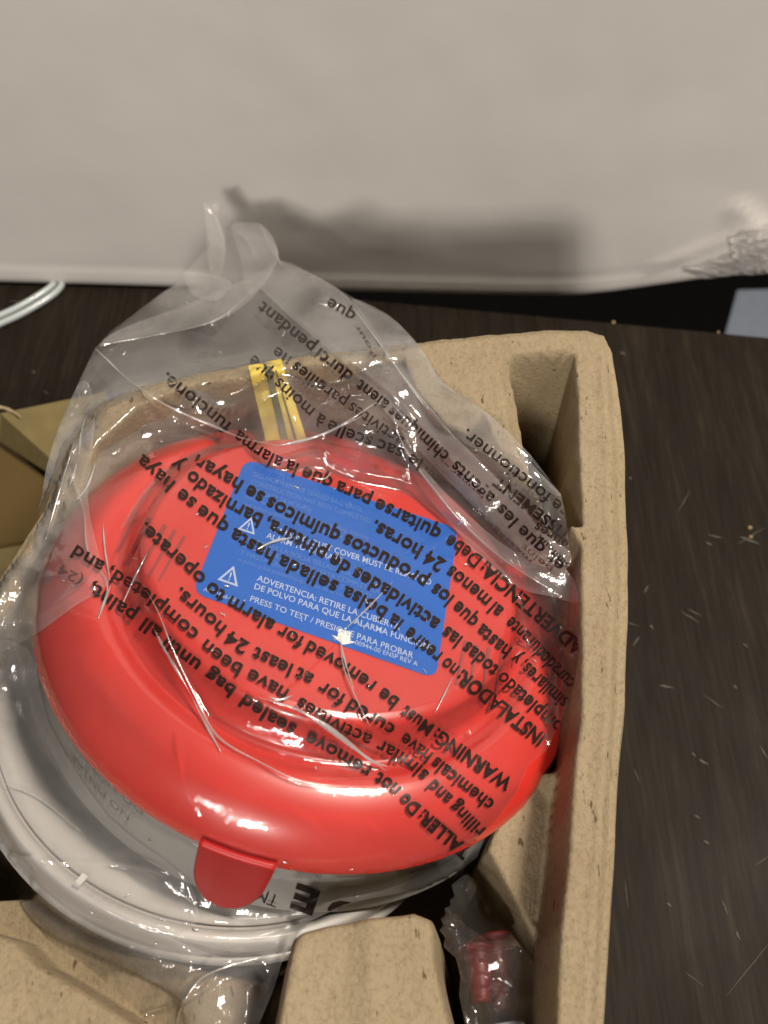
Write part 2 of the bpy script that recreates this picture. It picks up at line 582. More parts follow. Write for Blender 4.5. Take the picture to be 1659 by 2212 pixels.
def crumple(name, quad, nu, nv, amp, seed, mat, parent, off=0.0, sc=5):
    vs, fs = [], []
    U, V = np.meshgrid(np.linspace(0, 1, nu), np.linspace(0, 1, nv))
    nz = rng.rand(nv, nu) * 1.6 - 0.5 + 0 * np.abs(perlin(U * sc + seed, V * sc, seed)) * 2 - 0.4 + 0.35 * np.abs(perlin(U * sc * 2.3, V * sc * 2.3 + seed, seed + 3))
    ex = 0.06 * perlin(U * 6 + 9, V * 6, seed + 8)
    for i in range(nv):
        for j in range(nu):
            u, v = U[i, j], V[i, j]
            q = (np.array(quad[0]) * (1 - u) * (1 - v) + np.array(quad[1]) * u * (1 - v) + np.array(quad[2]) * u * v + np.array(quad[3]) * (1 - u) * v)
            q = q + np.array([ex[i, j] * 60, ex[i, j] * 40])
            p = on_plane(q[0], q[1], bl + bn * (off + amp * nz[i, j]), bn)
            vs.append(p)
    fs = []
    for i in range(nv - 1):
        for j in range(nu - 1):
            a, b, c, d = i * nu + j, i * nu + j + 1, (i + 1) * nu + j + 1, (i + 1) * nu + j
            fs += [(a, b, c), (a, c, d)] if rng.rand() > 0.5 else [(a, b, d), (b, c, d)]
    return mesh_obj(name, vs, fs, mat, parent, smooth=False)


crumple('crumpled_wrap', [(1575, 515), (1720, 480), (1740, 590), (1590, 595)], 13, 11, 0.0055, 4, M['foil'], pk, 0.009, 2.6)
crumple('crumpled_wrap', [(1470, 585), (1600, 545), (1680, 585), (1520, 602)], 11, 5, 0.0022, 14, M['foil'], pk, 0.005, 2)

# pale sheet on the floor behind
vs = [on_z(1592, 630, -0.68), on_z(1800, 625, -0.68), on_z(1800, 760, -0.68), on_z(1560, 745, -0.68)]
vs = [v + np.array([0, 0, 0.003]) for v in vs]
v_, f_ = prism(vs, (0, 0, 1), 0.002)
tag(mesh_obj('paper_sheet', v_, f_, M['paper'], smooth=False), 'pale blue sheet lying in the dark gap behind the desk, at the right edge', 'paper')

# ---------------------------------------------------------------- twin cable
path = smooth_pts([(-260, 800), (-120, 760), (-30, 705), (40, 672), (95, 640), (122, 618), (128, 600)], 8, False)
cb = empty('cable', tuple(on_z(0, 700, 0)), 'pale grey twin cable curling out from under the white panel', 'cable')
for k in (-1, 1):
    pts = []
    for i, q in enumerate(path):
        a = path[max(i - 1, 0)]; b = path[min(i + 1, len(path) - 1)]
        d = (b - a) / np.linalg.norm(b - a); nn = np.array([-d[1], d[0]])
        q2 = q + nn * 8.0 * k
        pts.append(on_z(q2[0], q2[1], 0.0017))
    v_, f_ = tube_mesh(pts, 0.00155, 12)
    mesh_obj('conductor', v_, f_, M['cable'], cb)

# ---------------------------------------------------------------- cardboard carton flaps at left
ct = empty('cardboard_carton', tuple(on_z(60, 1050, 0)), 'dull brown cardboard carton flaps beside the tray at the left edge', 'carton')


def panel3(name, pts, mat, th=0.0014):
    P = [on_z(x, y, z) for (x, y, z) in pts]
    n = np.cross(P[1] - P[0], P[2] - P[0]); n /= np.linalg.norm(n)
    if n[2] < 0: n = -n
    v_, f_ = prism(P, n, th)
    return mesh_obj(name, v_, f_, mat, ct, smooth=False)


panel3('flap', [(-260, 955, 0.022), (0, 893, 0.022), (230, 846, 0.022), (230, 1100, 0.010), (0, 952, 0.010)], M['carton'])
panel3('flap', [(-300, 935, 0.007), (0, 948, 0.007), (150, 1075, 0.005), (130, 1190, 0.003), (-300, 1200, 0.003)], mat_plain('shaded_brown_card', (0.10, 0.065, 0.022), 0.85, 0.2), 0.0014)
panel3('side_panel', [(-300, 1205, 0.006), (0, 1186, 0.006), (140, 1160, 0.006), (140, 1330, 0.006), (-300, 1380, 0.006)], M['carton'])
for k, pts in enumerate(([(-40, 886), (0, 880), (25, 888), (45, 900)], [(-30, 955), (0, 940), (30, 936), (60, 950), (110, 958)])):
    P = [on_z(x, y, 0.0225 - 0.012 * k) for x, y in pts]
    P = smooth_pts(P, 6, False)
    v_, f_ = tube_mesh(P, lambda t: 0.0011 * (1 - 0.8 * t) * random.uniform(0.7, 1.2), 7)
    mesh_obj('torn_edge', v_, f_, M['carton_edge'], ct)

# ---------------------------------------------------------------- pulp tray (one moulded height field)
G = 0.00056
gx = np.arange(-0.185, 0.100, G); gy = np.arange(-0.045, 0.245, G)
X, Y = np.meshgrid(gx, gy)
RZ = rimz(Y)


def RP(pts, off=0.0, smooth=0):
    q = [rim_pt(x, y, off)[:2] for x, y in pts]
    return smooth_pts(q, smooth) if smooth else q


outer = RP([(205, 872), (300, 822), (520, 779), (700, 752), (900, 729), (1050, 712), (1180, 701), (1270, 700), (1308, 712), (1326, 745), (1338, 820), (1348, 950),
            (1354, 1100), (1358, 1250), (1356, 1400), (1345, 1560), (1330, 1750), (1318, 1950), (1303, 2212), (1285, 2600),
            (-420, 2600), (-420, 1750), (-60, 1330), (90, 1090), (140, 960)])
cav = RP([(300, 880), (420, 838), (640, 800), (868, 778), (893, 850), (955, 915), (1050, 975), (1150, 1060), (1215, 1120), (1248, 1180), (1250, 1400), (1247, 1560), (1238, 1650), (1225, 1800), (1205, 2000), (1195, 2212), (1180, 2500),
          (-350, 2500), (-350, 1760), (-10, 1360), (160, 1120), (215, 960)])
wob = 0.0007 * fbm(X * 45, Y * 45, 21, 2)
so = sdf_poly(X, Y, outer) + wob
sc = sdf_poly(X, Y, cav) + wob
h = RZ.copy()
FLOOR = 0.010
# rounded rim crest with a faint fold line
h += 0.0012 * (1 - sstep(-0.009, -0.0055, so)) * 0 
# main cavity
floor_main = FLOOR + 0.004 * fbm(X * 15, Y * 15, 3, 2)
t = sstep(0.0012, -0.0062, sc)
h = h * (1 - t) + floor_main * t


def add_region(h, poly, height, w_in=0.004, w_out=0.001, wobk=1.0, mode='lerp'):
    s = sdf_poly(X, Y, poly) + wob * wobk
    t = sstep(w_out, -w_in, s)
    if mode == 'max': return np.maximum(h, h * (1 - t) + height * t)
    if mode == 'min': return np.minimum(h, h * (1 - t) + height * t)
    return h * (1 - t) + height * t


# upper right pocket (deep, sloped left wall)
pocket = RP([(1064, 782), (1110, 768), (1200, 762), (1236, 768), (1243, 850), (1246, 960), (1248, 1060), (1250, 1130), (1215, 1120), (1130, 1035), (1090, 920)])
dpl, _ = dist_line(X, Y, RP([(1060, 760), (1078, 850), (1094, 950), (1120, 1060), (1180, 1190)]))
pdep = np.minimum(0.9 * np.minimum(dpl, 0.005) + 9.0 * np.maximum(dpl - 0.005, 0), 0.085)
h = add_region(h, pocket, RZ - pdep, 0.0035, 0.001, 1, 'min')
# little knob standing on the pocket side by the rim
knob = RP([(1205, 1012), (1262, 985), (1262, 1055), (1212, 1078), (1196, 1045)], -0.014)
h = add_region(h, knob, RZ - 0.014, 0.004, 0.002, 0.5, 'max')
knob2 = RP([(1222, 1100), (1262, 1085), (1262, 1290), (1228, 1280)], -0.016)
h = add_region(h, knob2, RZ - 0.016, 0.004, 0.002, 0.5, 'max')
# lower right shelf with a slope running down towards the viewer
sh = RP([(1120, 1668), (1165, 1636), (1260, 1640), (1262, 1900), (1262, 2080), (1195, 2080), (1110, 1985), (1022, 1830), (1050, 1760)], -0.016)
yy0 = rim_pt(1150, 1640, -0.016)[1]; yy1 = rim_pt(1150, 2040, -0.03)[1]
shz = RZ - 0.016 - 0.004 * np.clip((yy0 - Y) / (yy0 - yy1), 0, 1.2) 
h3_ = add_region(h, sh, shz, 0.0035, 0.0015, 1, 'max')
h = np.where(sc < 0.0, h3_, h)
# recessed right part of the shelf beside the rim
sh2 = RP([(1150, 1700), (1262, 1690), (1262, 2110), (1200, 2110), (1135, 1990)], -0.020)
h2_ = add_region(h, sh2, RZ - 0.023 - 0.010 * np.clip((yy0 - Y) / (yy0 - yy1), 0, 1.2), 0.011, 0.002, 1, 'min')
kc = sstep(0.0006, -0.0026, sc)
h = h * (1 - kc) + h2_ * kc
# block in the middle foreground
blk = RP([(596, 1996), (634, 1966), (700, 1946), (800, 1930), (900, 1920), (964, 1944), (984, 1990), (992, 2060), (1030, 2212), (1045, 2420), (480, 2420), (545, 2212), (574, 2080)], 0.002)
sb = sdf_poly(X, Y, blk) + wob
tb = sstep(0.0045, -0.0055, sb)
bz = RZ + 0.002 + 0.0012 * np.exp(-((X - rim_pt(800, 2120)[0]) / 0.003) ** 2)
h = np.maximum(h, h * (1 - tb) + bz * tb)
# foreground left face
fla = RP([(-420, 1960), (-60, 1950), (60, 1985), (110, 2040), (190, 2085), (290, 2140), (370, 2212), (430, 2330), (430, 2600), (-420, 2600)], -0.004)
h = add_region(h, fla, RZ - 0.004, 0.005, 0.003, 1, 'max')
flb = RP([(-420, 1850), (-60, 1900), (50, 1890), (100, 1880), (250, 1980), (450, 2050), (600, 2080), (580, 2230), (520, 2400), (-420, 2600)], -0.017)
h = add_region(h, flb, RZ - 0.018 + 0.002 * fbm(X * 40, Y * 40, 8, 2), 0.005, 0.004, 1, 'max')
# back wall ribs seen through the film
for (xa, wa) in ((330, 60),):
    rb = RP([(xa, 790), (xa + wa, 775), (xa + wa + 10, 900), (xa + 10, 915)], -0.008)
    h = add_region(h, rb, RZ - 0.010, 0.004, 0.003, 0.6, 'max')
# rim edges roll over, then the outside wall falls to the desk
h -= 0.0022 * sstep(-0.0035, 0.0, so)
tout = sstep(-0.0002, 0.0125, so)
h = h * (1 - tout) + DZ * tout
h += (0.00022 * fbm(X * 350, Y * 350, 31, 3) + 0.0005 * fbm(X * 80, Y * 80, 33, 2)) * (1 - tout)
keep = so < 0.0140
# small fold line along the right rim
rl = RP([(1303, 780), (1312, 1000), (1318, 1250), (1312, 1500), (1296, 1800), (1278, 2100), (1270, 2300)])
dl, _ = dist_line(X, Y, rl)
h += 0.0004 * np.exp(-(dl / 0.0014) ** 2) * (1 - tout)
h -= 0.0009 * sstep(0.0, 0.003, X - np.interp(Y, [p[1] for p in rl[::-1]], [p[0] for p in rl[::-1]])) * (so < 0) * (Y < rim_pt(1300, 780)[1])
idx = -np.ones(X.shape, int)
idx[keep] = np.arange(keep.sum())
vs = np.stack([X[keep], Y[keep], np.maximum(h[keep], DZ)], 1)
a = idx[:-1, :-1]; b = idx[:-1, 1:]; c = idx[1:, 1:]; d = idx[1:, :-1]
ok = (a >= 0) & (b >= 0) & (c >= 0) & (d >= 0)
fs = np.stack([a[ok], b[ok], c[ok], d[ok]], 1)
tray = mesh_obj('pulp_tray', vs, fs, M['pulp'])
tag(tray, 'brown moulded pulp tray holding the bagged alarm', 'tray')

# ---------------------------------------------------------------- smoke alarm frame
DC = 0.25
AC = at(692, 1311, DC)
tocam = -ray(692, 1311); tocam /= np.linalg.norm(tocam)
Rv = np.array([1.0, 0, 0]); Uv = np.array([0, sp, cp])
AZ = 0.3324
mdir = math.sin(AZ) * Rv + math.cos(AZ) * Uv
mdir -= tocam * (mdir @ tocam); mdir /= np.linalg.norm(mdir)
TA = math.radians(43.3)
AN = math.cos(TA) * tocam + math.sin(TA) * mdir
AX = math.cos(AZ) * Rv - math.sin(AZ) * Uv
AX -= AN * (AX @ AN); AX /= np.linalg.norm(AX)
AY = np.cross(AN, AX)
print('alarm centre', AC, 'normal', AN)


def AL(x, y, z): return AC + AX * x + AY * y + AN * z


def lathe(prof, seg=128, frame=AL, cx=0, cy=0, wob=None):
    vs, fs = [], []
    n = len(prof)
    for i, (r, z) in enumerate(prof):
        for k in range(seg):
            an = 2 * PI * k / seg
            vs.append(frame(cx + r * math.cos(an), cy + r * math.sin(an), z))
    for i in range(n - 1):
        for k in range(seg):
            k2 = (k + 1) % seg
            fs.append((i * seg + k, (i + 1) * seg + k, (i + 1) * seg + k2, i * seg + k2))
    return vs, fs


def refine(prof, n=5):
    return [tuple(p) for p in smooth_pts(prof, n, False)]


alarm = empty('smoke_alarm', tuple(AC), 'round smoke alarm under a red plastic dust cover, sealed in the clear bag', 'smoke alarm')
cover_prof = refine([(0.0005, 0.0178), (0.015, 0.0178), (0.030, 0.0175), (0.0415, 0.0170), (0.0440, 0.0166), (0.0457, 0.0154), (0.0467, 0.0128), (0.0476, 0.0096), (0.0487, 0.0078), (0.0503, 0.0074), (0.0520, 0.0080), (0.0536, 0.0088),
                     (0.0555, 0.0090), (0.0582, 0.0081), (0.0615, 0.0062), (0.0645, 0.0032), (0.0665, 0.0), (0.0675, -0.003), (0.0677, -0.0050), (0.0668, -0.0056), (0.0640, -0.0052)], 5)
v_, f_ = lathe(cover_prof, 160)
cover = mesh_obj('dust_cover', v_, f_, M['red'], alarm)
body_prof = refine([(0.0615, -0.0045), (0.0645, -0.0060), (0.0650, -0.010), (0.0655, -0.018), (0.0660, -0.0235), (0.0655, -0.0255), (0.058, -0.0262), (0.0005, -0.0262)], 4)
v_, f_ = lathe(body_prof, 160)
body = mesh_obj('body', v_, f_, M['grey_plastic'], alarm)


def bvh_of(objs):
    V, Fc = [], []
    for o in objs:
        mw = np.array(o.matrix_world)
        me = o.data
        k = len(V)
        co = np.empty(len(me.vertices) * 3); me.vertices.foreach_get('co', co)
        co = co.reshape(-1, 3)
        V += [tuple(v) for v in co]
        Fc += [tuple(i + k for i in p.vertices) for p in me.polygons]
    return BVHTree.FromPolygons(V, Fc)


cover_bvh = bvh_of([cover])


def hit(bvh, x, y, off=0.0):
    r = ray(x, y)
    l = np.linalg.norm(r)
    res = bvh.ray_cast(Vector(CAM), Vector(r / l))
    if res[0] is None: return None, None
    p = np.array(res[0]); n = np.array(res[1])
    if n @ r > 0: n = -n
    return p + n * off, n


def patch(name, quad, nu, nv, bvh, off, mat, parent, corner=None):
    """surface-hugging patch from an image-space quadrilateral, thin slab"""
    q = [np.array(p, float) for p in quad]
    vs = []
    for i in range(nv):
        for j in range(nu):
            u, v = j / (nu - 1), i / (nv - 1)
            if corner:
                cu, cv = corner
                uu, vv = u, v
                # pull corners in to round them
                eu = max(0, cu - min(u, 1 - u)) / cu; ev = max(0, cv - min(v, 1 - v)) / cv
                if eu > 0 and ev > 0:
                    rr = math.hypot(eu, ev); mxx = max(eu, ev)
                    k = mxx / rr
                    su = 1 if u > 0.5 else -1; sv = 1 if v > 0.5 else -1
                    u = (1 - cu + cu * eu * k if su > 0 else cu - cu * eu * k)
                    v = (1 - cv + cv * ev * k if sv > 0 else cv - cv * ev * k)
            p = q[0] * (1 - u) * (1 - v) + q[1] * u * (1 - v) + q[2] * u * v + q[3] * (1 - u) * v
            w_, n_ = hit(bvh, p[0], p[1], off)
            vs.append(w_)
    fs = [(i * nu + j, i * nu + j + 1, (i + 1) * nu + j + 1, (i + 1) * nu + j) for i in range(nv - 1) for j in range(nu - 1)]
    good = [f for f in fs if all(vs[i] is not None for i in f)]
    m = {}
    V2 = []
    for f in good:
        for i in f:
            if i not in m: m[i] = len(V2); V2.append(vs[i])
    return mesh_obj(name, V2, [tuple(m[i] for i in f) for f in good], mat, parent)


# blue label on the plateau
LQ = [(530, 992), (990, 1143), (941, 1467), (416, 1281)]
label = patch('warning_label', LQ, 41, 31, cover_bvh, 0.00013, M['blue'], alarm, (0.05, 0.07))

# vents under the cover
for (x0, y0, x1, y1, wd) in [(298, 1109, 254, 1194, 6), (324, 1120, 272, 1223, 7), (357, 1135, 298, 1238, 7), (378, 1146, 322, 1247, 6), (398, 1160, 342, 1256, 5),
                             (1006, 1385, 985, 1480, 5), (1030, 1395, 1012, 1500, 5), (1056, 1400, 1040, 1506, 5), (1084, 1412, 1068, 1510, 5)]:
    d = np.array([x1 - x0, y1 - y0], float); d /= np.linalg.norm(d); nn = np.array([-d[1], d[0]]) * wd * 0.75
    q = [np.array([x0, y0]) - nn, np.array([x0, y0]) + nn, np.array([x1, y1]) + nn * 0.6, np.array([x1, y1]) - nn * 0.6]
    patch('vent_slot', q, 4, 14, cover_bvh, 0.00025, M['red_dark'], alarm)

# red tab over the side of the body, with its tongue lying on the plate
ta = []
for i in range(15):
    v = i / 14
    for j in range(17):
        u = j / 16 * 2 - 1
        hw = 0.0076 * (1.04 - 0.12 * v) * (math.sqrt(max(0.0, 1 - max(0, (v - 0.42) / 0.58) ** 2.0)) if v > 0.42 else 1.0)
        hw = max(hw, 0.0004)
        an = -PI / 2 + 0.03 + u * hw / 0.068
        z = -0.002 - v * 0.0215
        ta.append(AL(0.0682 * math.cos(an), 0.0682 * math.sin(an), z))
fs = [(i * 17 + j, i * 17 + j + 1, (i + 1) * 17 + j + 1, (i + 1) * 17 + j) for i in range(14) for j in range(16)]
tab = mesh_obj('pull_tab', ta, fs, mat_plain('thin_red_plastic', (0.42, 0.018, 0.018), 0.4, 0.4), alarm)
sm = tab.modifiers.new('thickness', 'SOLIDIFY'); sm.thickness = 0.0012; sm.offset = -1


# ---------------------------------------------------------------- text helpers
_cache = {}


def glyphs(text, bold=0.0, sx=1.0):
    """2D triangulated text: verts (em units), faces, width"""
    key = (text, bold, sx)
    if key in _cache: return _cache[key]
    cu = bpy.data.curves.new('t', 'FONT')
    cu.body = text
    cu.size = 1.0
    cu.offset = bold
    cu.resolution_u = 3
    cu.space_character = 1.0 + bold * 1.5
    o = bpy.data.objects.new('t', cu)
    C.objects.link(o)
    bpy.context.view_layer.update()
    me = o.evaluated_get(bpy.context.evaluated_depsgraph_get()).to_mesh()
    vs = [(v.co.x * sx, v.co.y) for v in me.vertices]
    fs = [tuple(p.vertices) for p in me.polygons]
    bpy.data.objects.remove(o)
    bpy.data.curves.remove(cu)
    if not vs: r = ([], [], 0.0)
    else:
        xs = [v[0] for v in vs]
        mn = min(xs)
        r = ([(x - mn, y) for x, y in vs], fs, max(xs) - mn)
    _cache[key] = r
    return r


def cut_long(vs, fs, lim):
    """split long triangles so that letters hug curved film"""
    bm = bmesh.new()
    bv = [bm.verts.new((x, y, 0)) for x, y in vs]
    for f in fs:
        try: bm.faces.new([bv[i] for i in f])
        except ValueError: pass
    for _ in range(3 if lim > 0.1 else 5):
        e = [e for e in bm.edges if e.calc_length() > lim]
        if not e: break
        bmesh.ops.subdivide_edges(bm, edges=e, cuts=1)
        bmesh.ops.triangulate(bm, faces=bm.faces)
    bm.verts.index_update()
    out = ([(v.co.x, v.co.y) for v in bm.verts], [tuple(v.index for v in f.verts) for f in bm.faces])
    bm.free()
    return out


# label print -------------------------------------------------------
def bil(u, v):
    q = [np.array(p, float) for p in LQ]
    return q[0] * (1 - u) * (1 - v) + q[1] * u * (1 - v) + q[2] * u * v + q[3] * (1 - u) * v


def label_text(items, name, mat):
    V, Fc = [], []
    for (txt, u0, v0, size, bold) in items:
        g, f, wd = glyphs(txt, bold)
        k = len(V)
        for (x, y) in g:
            p = bil(u0 + x * size * 0.62, v0 - y * size)
            w_, _ = hit(cover_bvh, p[0], p[1], 0.00024)
            if w_ is None: w_ = AL(0, 0, 0.0195)
            V.append(w_)
        Fc += [tuple(i + k for i in t) for t in f]
    return mesh_obj(name, V, Fc, mat, label, smooth=False)


label.matrix_parent_inverse = label.matrix_parent_inverse
label_strong = [('WARNING: DUST COVER MUST BE REMOVED', 0.20, 0.42, 0.056, 0.012), ('FOR ALARM TO OPERATE.', 0.20, 0.475, 0.056, 0.012) if False else ('ALARM TO OPERATE', 0.20, 0.475, 0.056, 0.010),
                ('ADVERTENCIA: RETIRE LA CUBIERTA', 0.22, 0.775, 0.058, 0.012), ('DE POLVO PARA QUE LA ALARMA FUNCIONE', 0.22, 0.835, 0.058, 0.012),
                ('PRESS TO TEST / PRESIONE PARA PROBAR', 0.22, 0.925, 0.058, 0.006), ('A05-1066-00', 0.035, 0.965, 0.04, 0.0), ('L-00944-00 ENSP REV A', 0.64, 0.965, 0.045, 0.0)]
label_faint = [('DO NOT REMOVE SEALED BAG UNTIL', 0.06, 0.10, 0.048, 0), ('CONSTRUCTION HAS BEEN COMPLETED', 0.06, 0.155, 0.048, 0), ('(AT LEAST 24 HOURS)', 0.06, 0.21, 0.048, 0),
               ('Airborne dust from construction, sanding, painting', 0.06, 0.265, 0.044, 0), ('and other activities may contaminate the alarm', 0.06, 0.315, 0.044, 0),
               ('NO RETIRE LA BOLSA SELLADA HASTA QUE', 0.12, 0.54, 0.048, 0), ('LA CONSTRUCCION SE HAYA COMPLETADO', 0.12, 0.59, 0.048, 0),
               ('Y HASTA QUE HAYAN PASADO 24 HORAS', 0.12, 0.64, 0.048, 0), ('el polvo y los productos quimicos de la construccion', 0.12, 0.69, 0.042, 0)]
label_text(label_strong, 'label_print', M['white_ink'])
label_text(label_faint, 'label_print', M['faint_ink'])


def label_polys(polys, name, mat):
    V, Fc = [], []
    for pl in polys:
        k = len(V)
        for (u, v) in pl:
            p = bil(u, v); w_, _ = hit(cover_bvh, p[0], p[1], 0.00024); V.append(w_)
        Fc.append(tuple(range(k, k + len(pl))))
    return mesh_obj(name, V, Fc, mat, label, smooth=False)


def tri_outline(cu, cv, s, t=0.22):
    o_ = [(cu, cv - s * 1.15), (cu + s * 0.72, cv + s), (cu - s * 0.72, cv + s)]
    c = (cu, cv + s * 0.28)
    i_ = [(c[0] + (p[0] - c[0]) * (1 - t * 1.5), c[1] + (p[1] - c[1]) * (1 - t * 1.5)) for p in o_]
    pl = []
    for a_ in range(3):
        b_ = (a_ + 1) % 3
        pl.append([o_[a_], o_[b_], i_[b_], i_[a_]])
    pl.append([(cu - s * 0.06, cv - s * 0.3), (cu + s * 0.06, cv - s * 0.3), (cu + s * 0.04, cv + s * 0.35), (cu - s * 0.04, cv + s * 0.35)])
    pl.append([(cu - s * 0.05, cv + s * 0.48), (cu + s * 0.05, cv + s * 0.48), (cu + s * 0.05, cv + s * 0.65), (cu - s * 0.05, cv + s * 0.65)])
    return pl


label_polys(tri_outline(0.115, 0.43, 0.052) + tri_outline(0.115, 0.80, 0.060), 'warning_triangle', M['white_ink'])
M['arrow'] = mat_plain('white_arrow_ink', (0.86, 0.84, 0.80), 0.5)
label_polys([[(0.585, 0.90), (0.635, 0.895), (0.64, 0.955), (0.59, 0.96)], [(0.565, 0.958), (0.665, 0.95), (0.617, 1.0 - 0.005)]], 'arrow_mark', M['arrow'])

# moulded words on the body side
g, f, wd = glyphs('DO NOT PAINT', 0.01)
V = []
for (x, y) in g:
    an = -PI / 2 - 0.30 - (x / wd) * 0.42          # reads upside down in the picture
    z = -0.0085 - y * 0.0042
    V.append(AL(0.0664 * math.cos(an), 0.0664 * math.sin(an), z))
mesh_obj('moulded_words', V, f, M['grey_ink'], body, smooth=False)
g, f, wd = glyphs('NO PINTAR', 0.0)
V = []
for (x, y) in g:
    an = -PI / 2 - 0.34 - (x / wd) * 0.30
    z = -0.0140 - y * 0.0036
    V.append(AL(0.0668 * math.cos(an), 0.0668 * math.sin(an), z))
mesh_obj('moulded_words', V, f, M['grey_ink'], body, smooth=False)
for o in list(bpy.data.objects):
    if o.parent is not None and o.parent.type == 'MESH':
        # parent's own matrix is a pure inverse offset chain: keep these children where they were drawn
        o.matrix_parent_inverse = Matrix()

# ---------------------------------------------------------------- white mounting plate under the alarm
PO = -0.0275
pcx, pcy, RPL = -0.0122, -0.0160, 0.0612
pc = AL(pcx, pcy, PO)
plate = empty('mounting_plate', tuple(pc), 'white round mounting plate lying under the smoke alarm in the bag', 'mounting plate')
R_ = RPL
pp = refine([(0.0005, PO), (R_ * 0.5, PO), (R_ - 0.0062, PO), (R_ - 0.0050, PO - 0.0012), (R_ - 0.0036, PO - 0.0012), (R_ - 0.0026, PO + 0.0004), (R_ - 0.0010, PO + 0.0006), (R_, PO - 0.0004), (R_ + 0.0003, PO - 0.004), (R_ - 0.0005, PO - 0.0062), (R_ - 0.003, PO - 0.0066), (0.0005, PO - 0.0066)], 4)
v_, f_ = lathe(pp, 160, AL, pcx, pcy)
pd = mesh_obj('disc', v_, f_, M['white_plastic'], plate)
# small locating tabs on the lip
for an in (-1.83,):
    V = []
    for dz in (PO + 0.0002, PO + 0.0018):
        for (dr, da) in ((-0.004, -0.012), (-0.0008, -0.012), (-0.0008, 0.012), (-0.004, 0.012)):
            V.append(AL(pcx + (R_ + dr) * math.cos(an + da), pcy + (R_ + dr) * math.sin(an + da), dz))
    mesh_obj('locating_tab', V, [(0, 1, 2, 3), (7, 6, 5, 4), (0, 4, 5, 1), (1, 5, 6, 2), (2, 6, 7, 3), (3, 7, 4, 0)], M['white_plastic'], plate, smooth=False)

bpy.context.view_layer.update()
# ---------------------------------------------------------------- yellow label hung over the tray's back wall
tray_bvh = bvh_of([tray])
yq = [(536, 790), (607, 775), (662, 948), (578, 968)]
def hang(name, quad, nu, nv, off, mat, parent):
    """strip stuck on the rim at its upper end and hanging free in front of the wall"""
    q = [np.array(p, float) for p in quad]
    vs = []
    for i in range(nv):
        for j in range(nu):
            u, v = j / (nu - 1), i / (nv - 1)
            p = q[0] * (1 - u) * (1 - v) + q[1] * u * (1 - v) + q[2] * u * v + q[3] * (1 - u) * v
            y = p[1]
            d0 = 0.2775; k_ = np.clip((y - 762) / 200, 0, 1.1)
            dd_ = d0 - 0.004 * k_ - 0.006 * math.sin(min(k_, 1) * PI) * 0.3
            w_, n_ = hit(tray_bvh, p[0], p[1], 0.0)
            dt = 1.0 if w_ is None else (w_ - CAM) @ np.array([0, cp, -sp])
            vs.append(at(p[0], p[1], min(dd_, dt - 0.0004) - off))
    fs = [(i * nu + j, i * nu + j + 1, (i + 1) * nu + j + 1, (i + 1) * nu + j) for i in range(nv - 1) for j in range(nu - 1)]
    return mesh_obj(name, vs, fs, mat, parent)


yel = hang('yellow_tag', yq, 12, 40, 0.0, M['yellow'], None)
tag(yel, 'yellow striped paper tag hanging from the back rim of the tray', 'tag')
s1 = hang('printed_stripe', [(570, 792), (584, 790), (626, 962), (611, 964)], 4, 24, 0.0003, M['stripe'], yel)
s2 = hang('printed_stripe', [(594, 800), (597, 799), (644, 958), (640, 960)], 3, 24, 0.0003, M['stripe'], yel)


# ---------------------------------------------------------------- the clear bag
solid = bvh_of([tray, cover, body, pd, desk, yel])
OUT = [(440, 437), (460, 446), (478, 433), (484, 462), (496, 489), (530, 481), (560, 480), (585, 505), (598, 540), (602, 562), (640, 578), (690, 600), (745, 635), (800, 664), (838, 680), (862, 700),
       (893, 732), (925, 775), (958, 828), (1005, 850), (1060, 898), (1105, 945), (1148, 985), (1149, 1002), (1175, 1030), (1212, 1068), (1222, 1110), (1228, 1160), (1232, 1192), (1222, 1228),
       (1240, 1262), (1250, 1300), (1252, 1400), (1240, 1480), (1212, 1560), (1180, 1622), (1140, 1655), (1118, 1710), (1075, 1768), (1030, 1815), (1002, 1842), (1004, 1875), (985, 1898), (930, 1915), (860, 1930),
       (760, 1950), (680, 1985), (640, 2020), (612, 2070), (590, 2140), (560, 2212), (530, 2320), (430, 2320), (360, 2240), (290, 2165), (190, 2085), (100, 2020), (45, 1950), (20, 1900), (-60, 1860),
       (-110, 1700), (-110, 1450), (-60, 1280), (0, 1232), (45, 1205), (72, 1180), (84, 1100), (100, 1010), (118, 950), (140, 893), (165, 835), (205, 752), (240, 715), (300, 670), (350, 632), (402, 600), (394, 586), (412, 566), (455, 532), (446, 490)]


def gauss_blur(A, s):
    r = int(3 * s) + 1
    k = np.exp(-0.5 * (np.arange(-r, r + 1) / s) ** 2); k /= k.sum()
    P = np.pad(A, ((r, r), (0, 0)), 'edge')
    A = sum(k[i] * P[i:i + A.shape[0]] for i in range(2 * r + 1))
    P = np.pad(A, ((0, 0), (r, r)), 'edge')
    return sum(k[i] * P[:, i:i + A.shape[1]] for i in range(2 * r + 1))


def min_filter(A, r):
    P = np.pad(A, r, 'edge')
    o = A.copy()
    for i in range(2 * r + 1):
        for j in range(2 * r + 1):
            if (i - r) ** 2 + (j - r) ** 2 <= r * r + 1:
                o = np.minimum(o, P[i:i + A.shape[0], j:j + A.shape[1]])
    return o


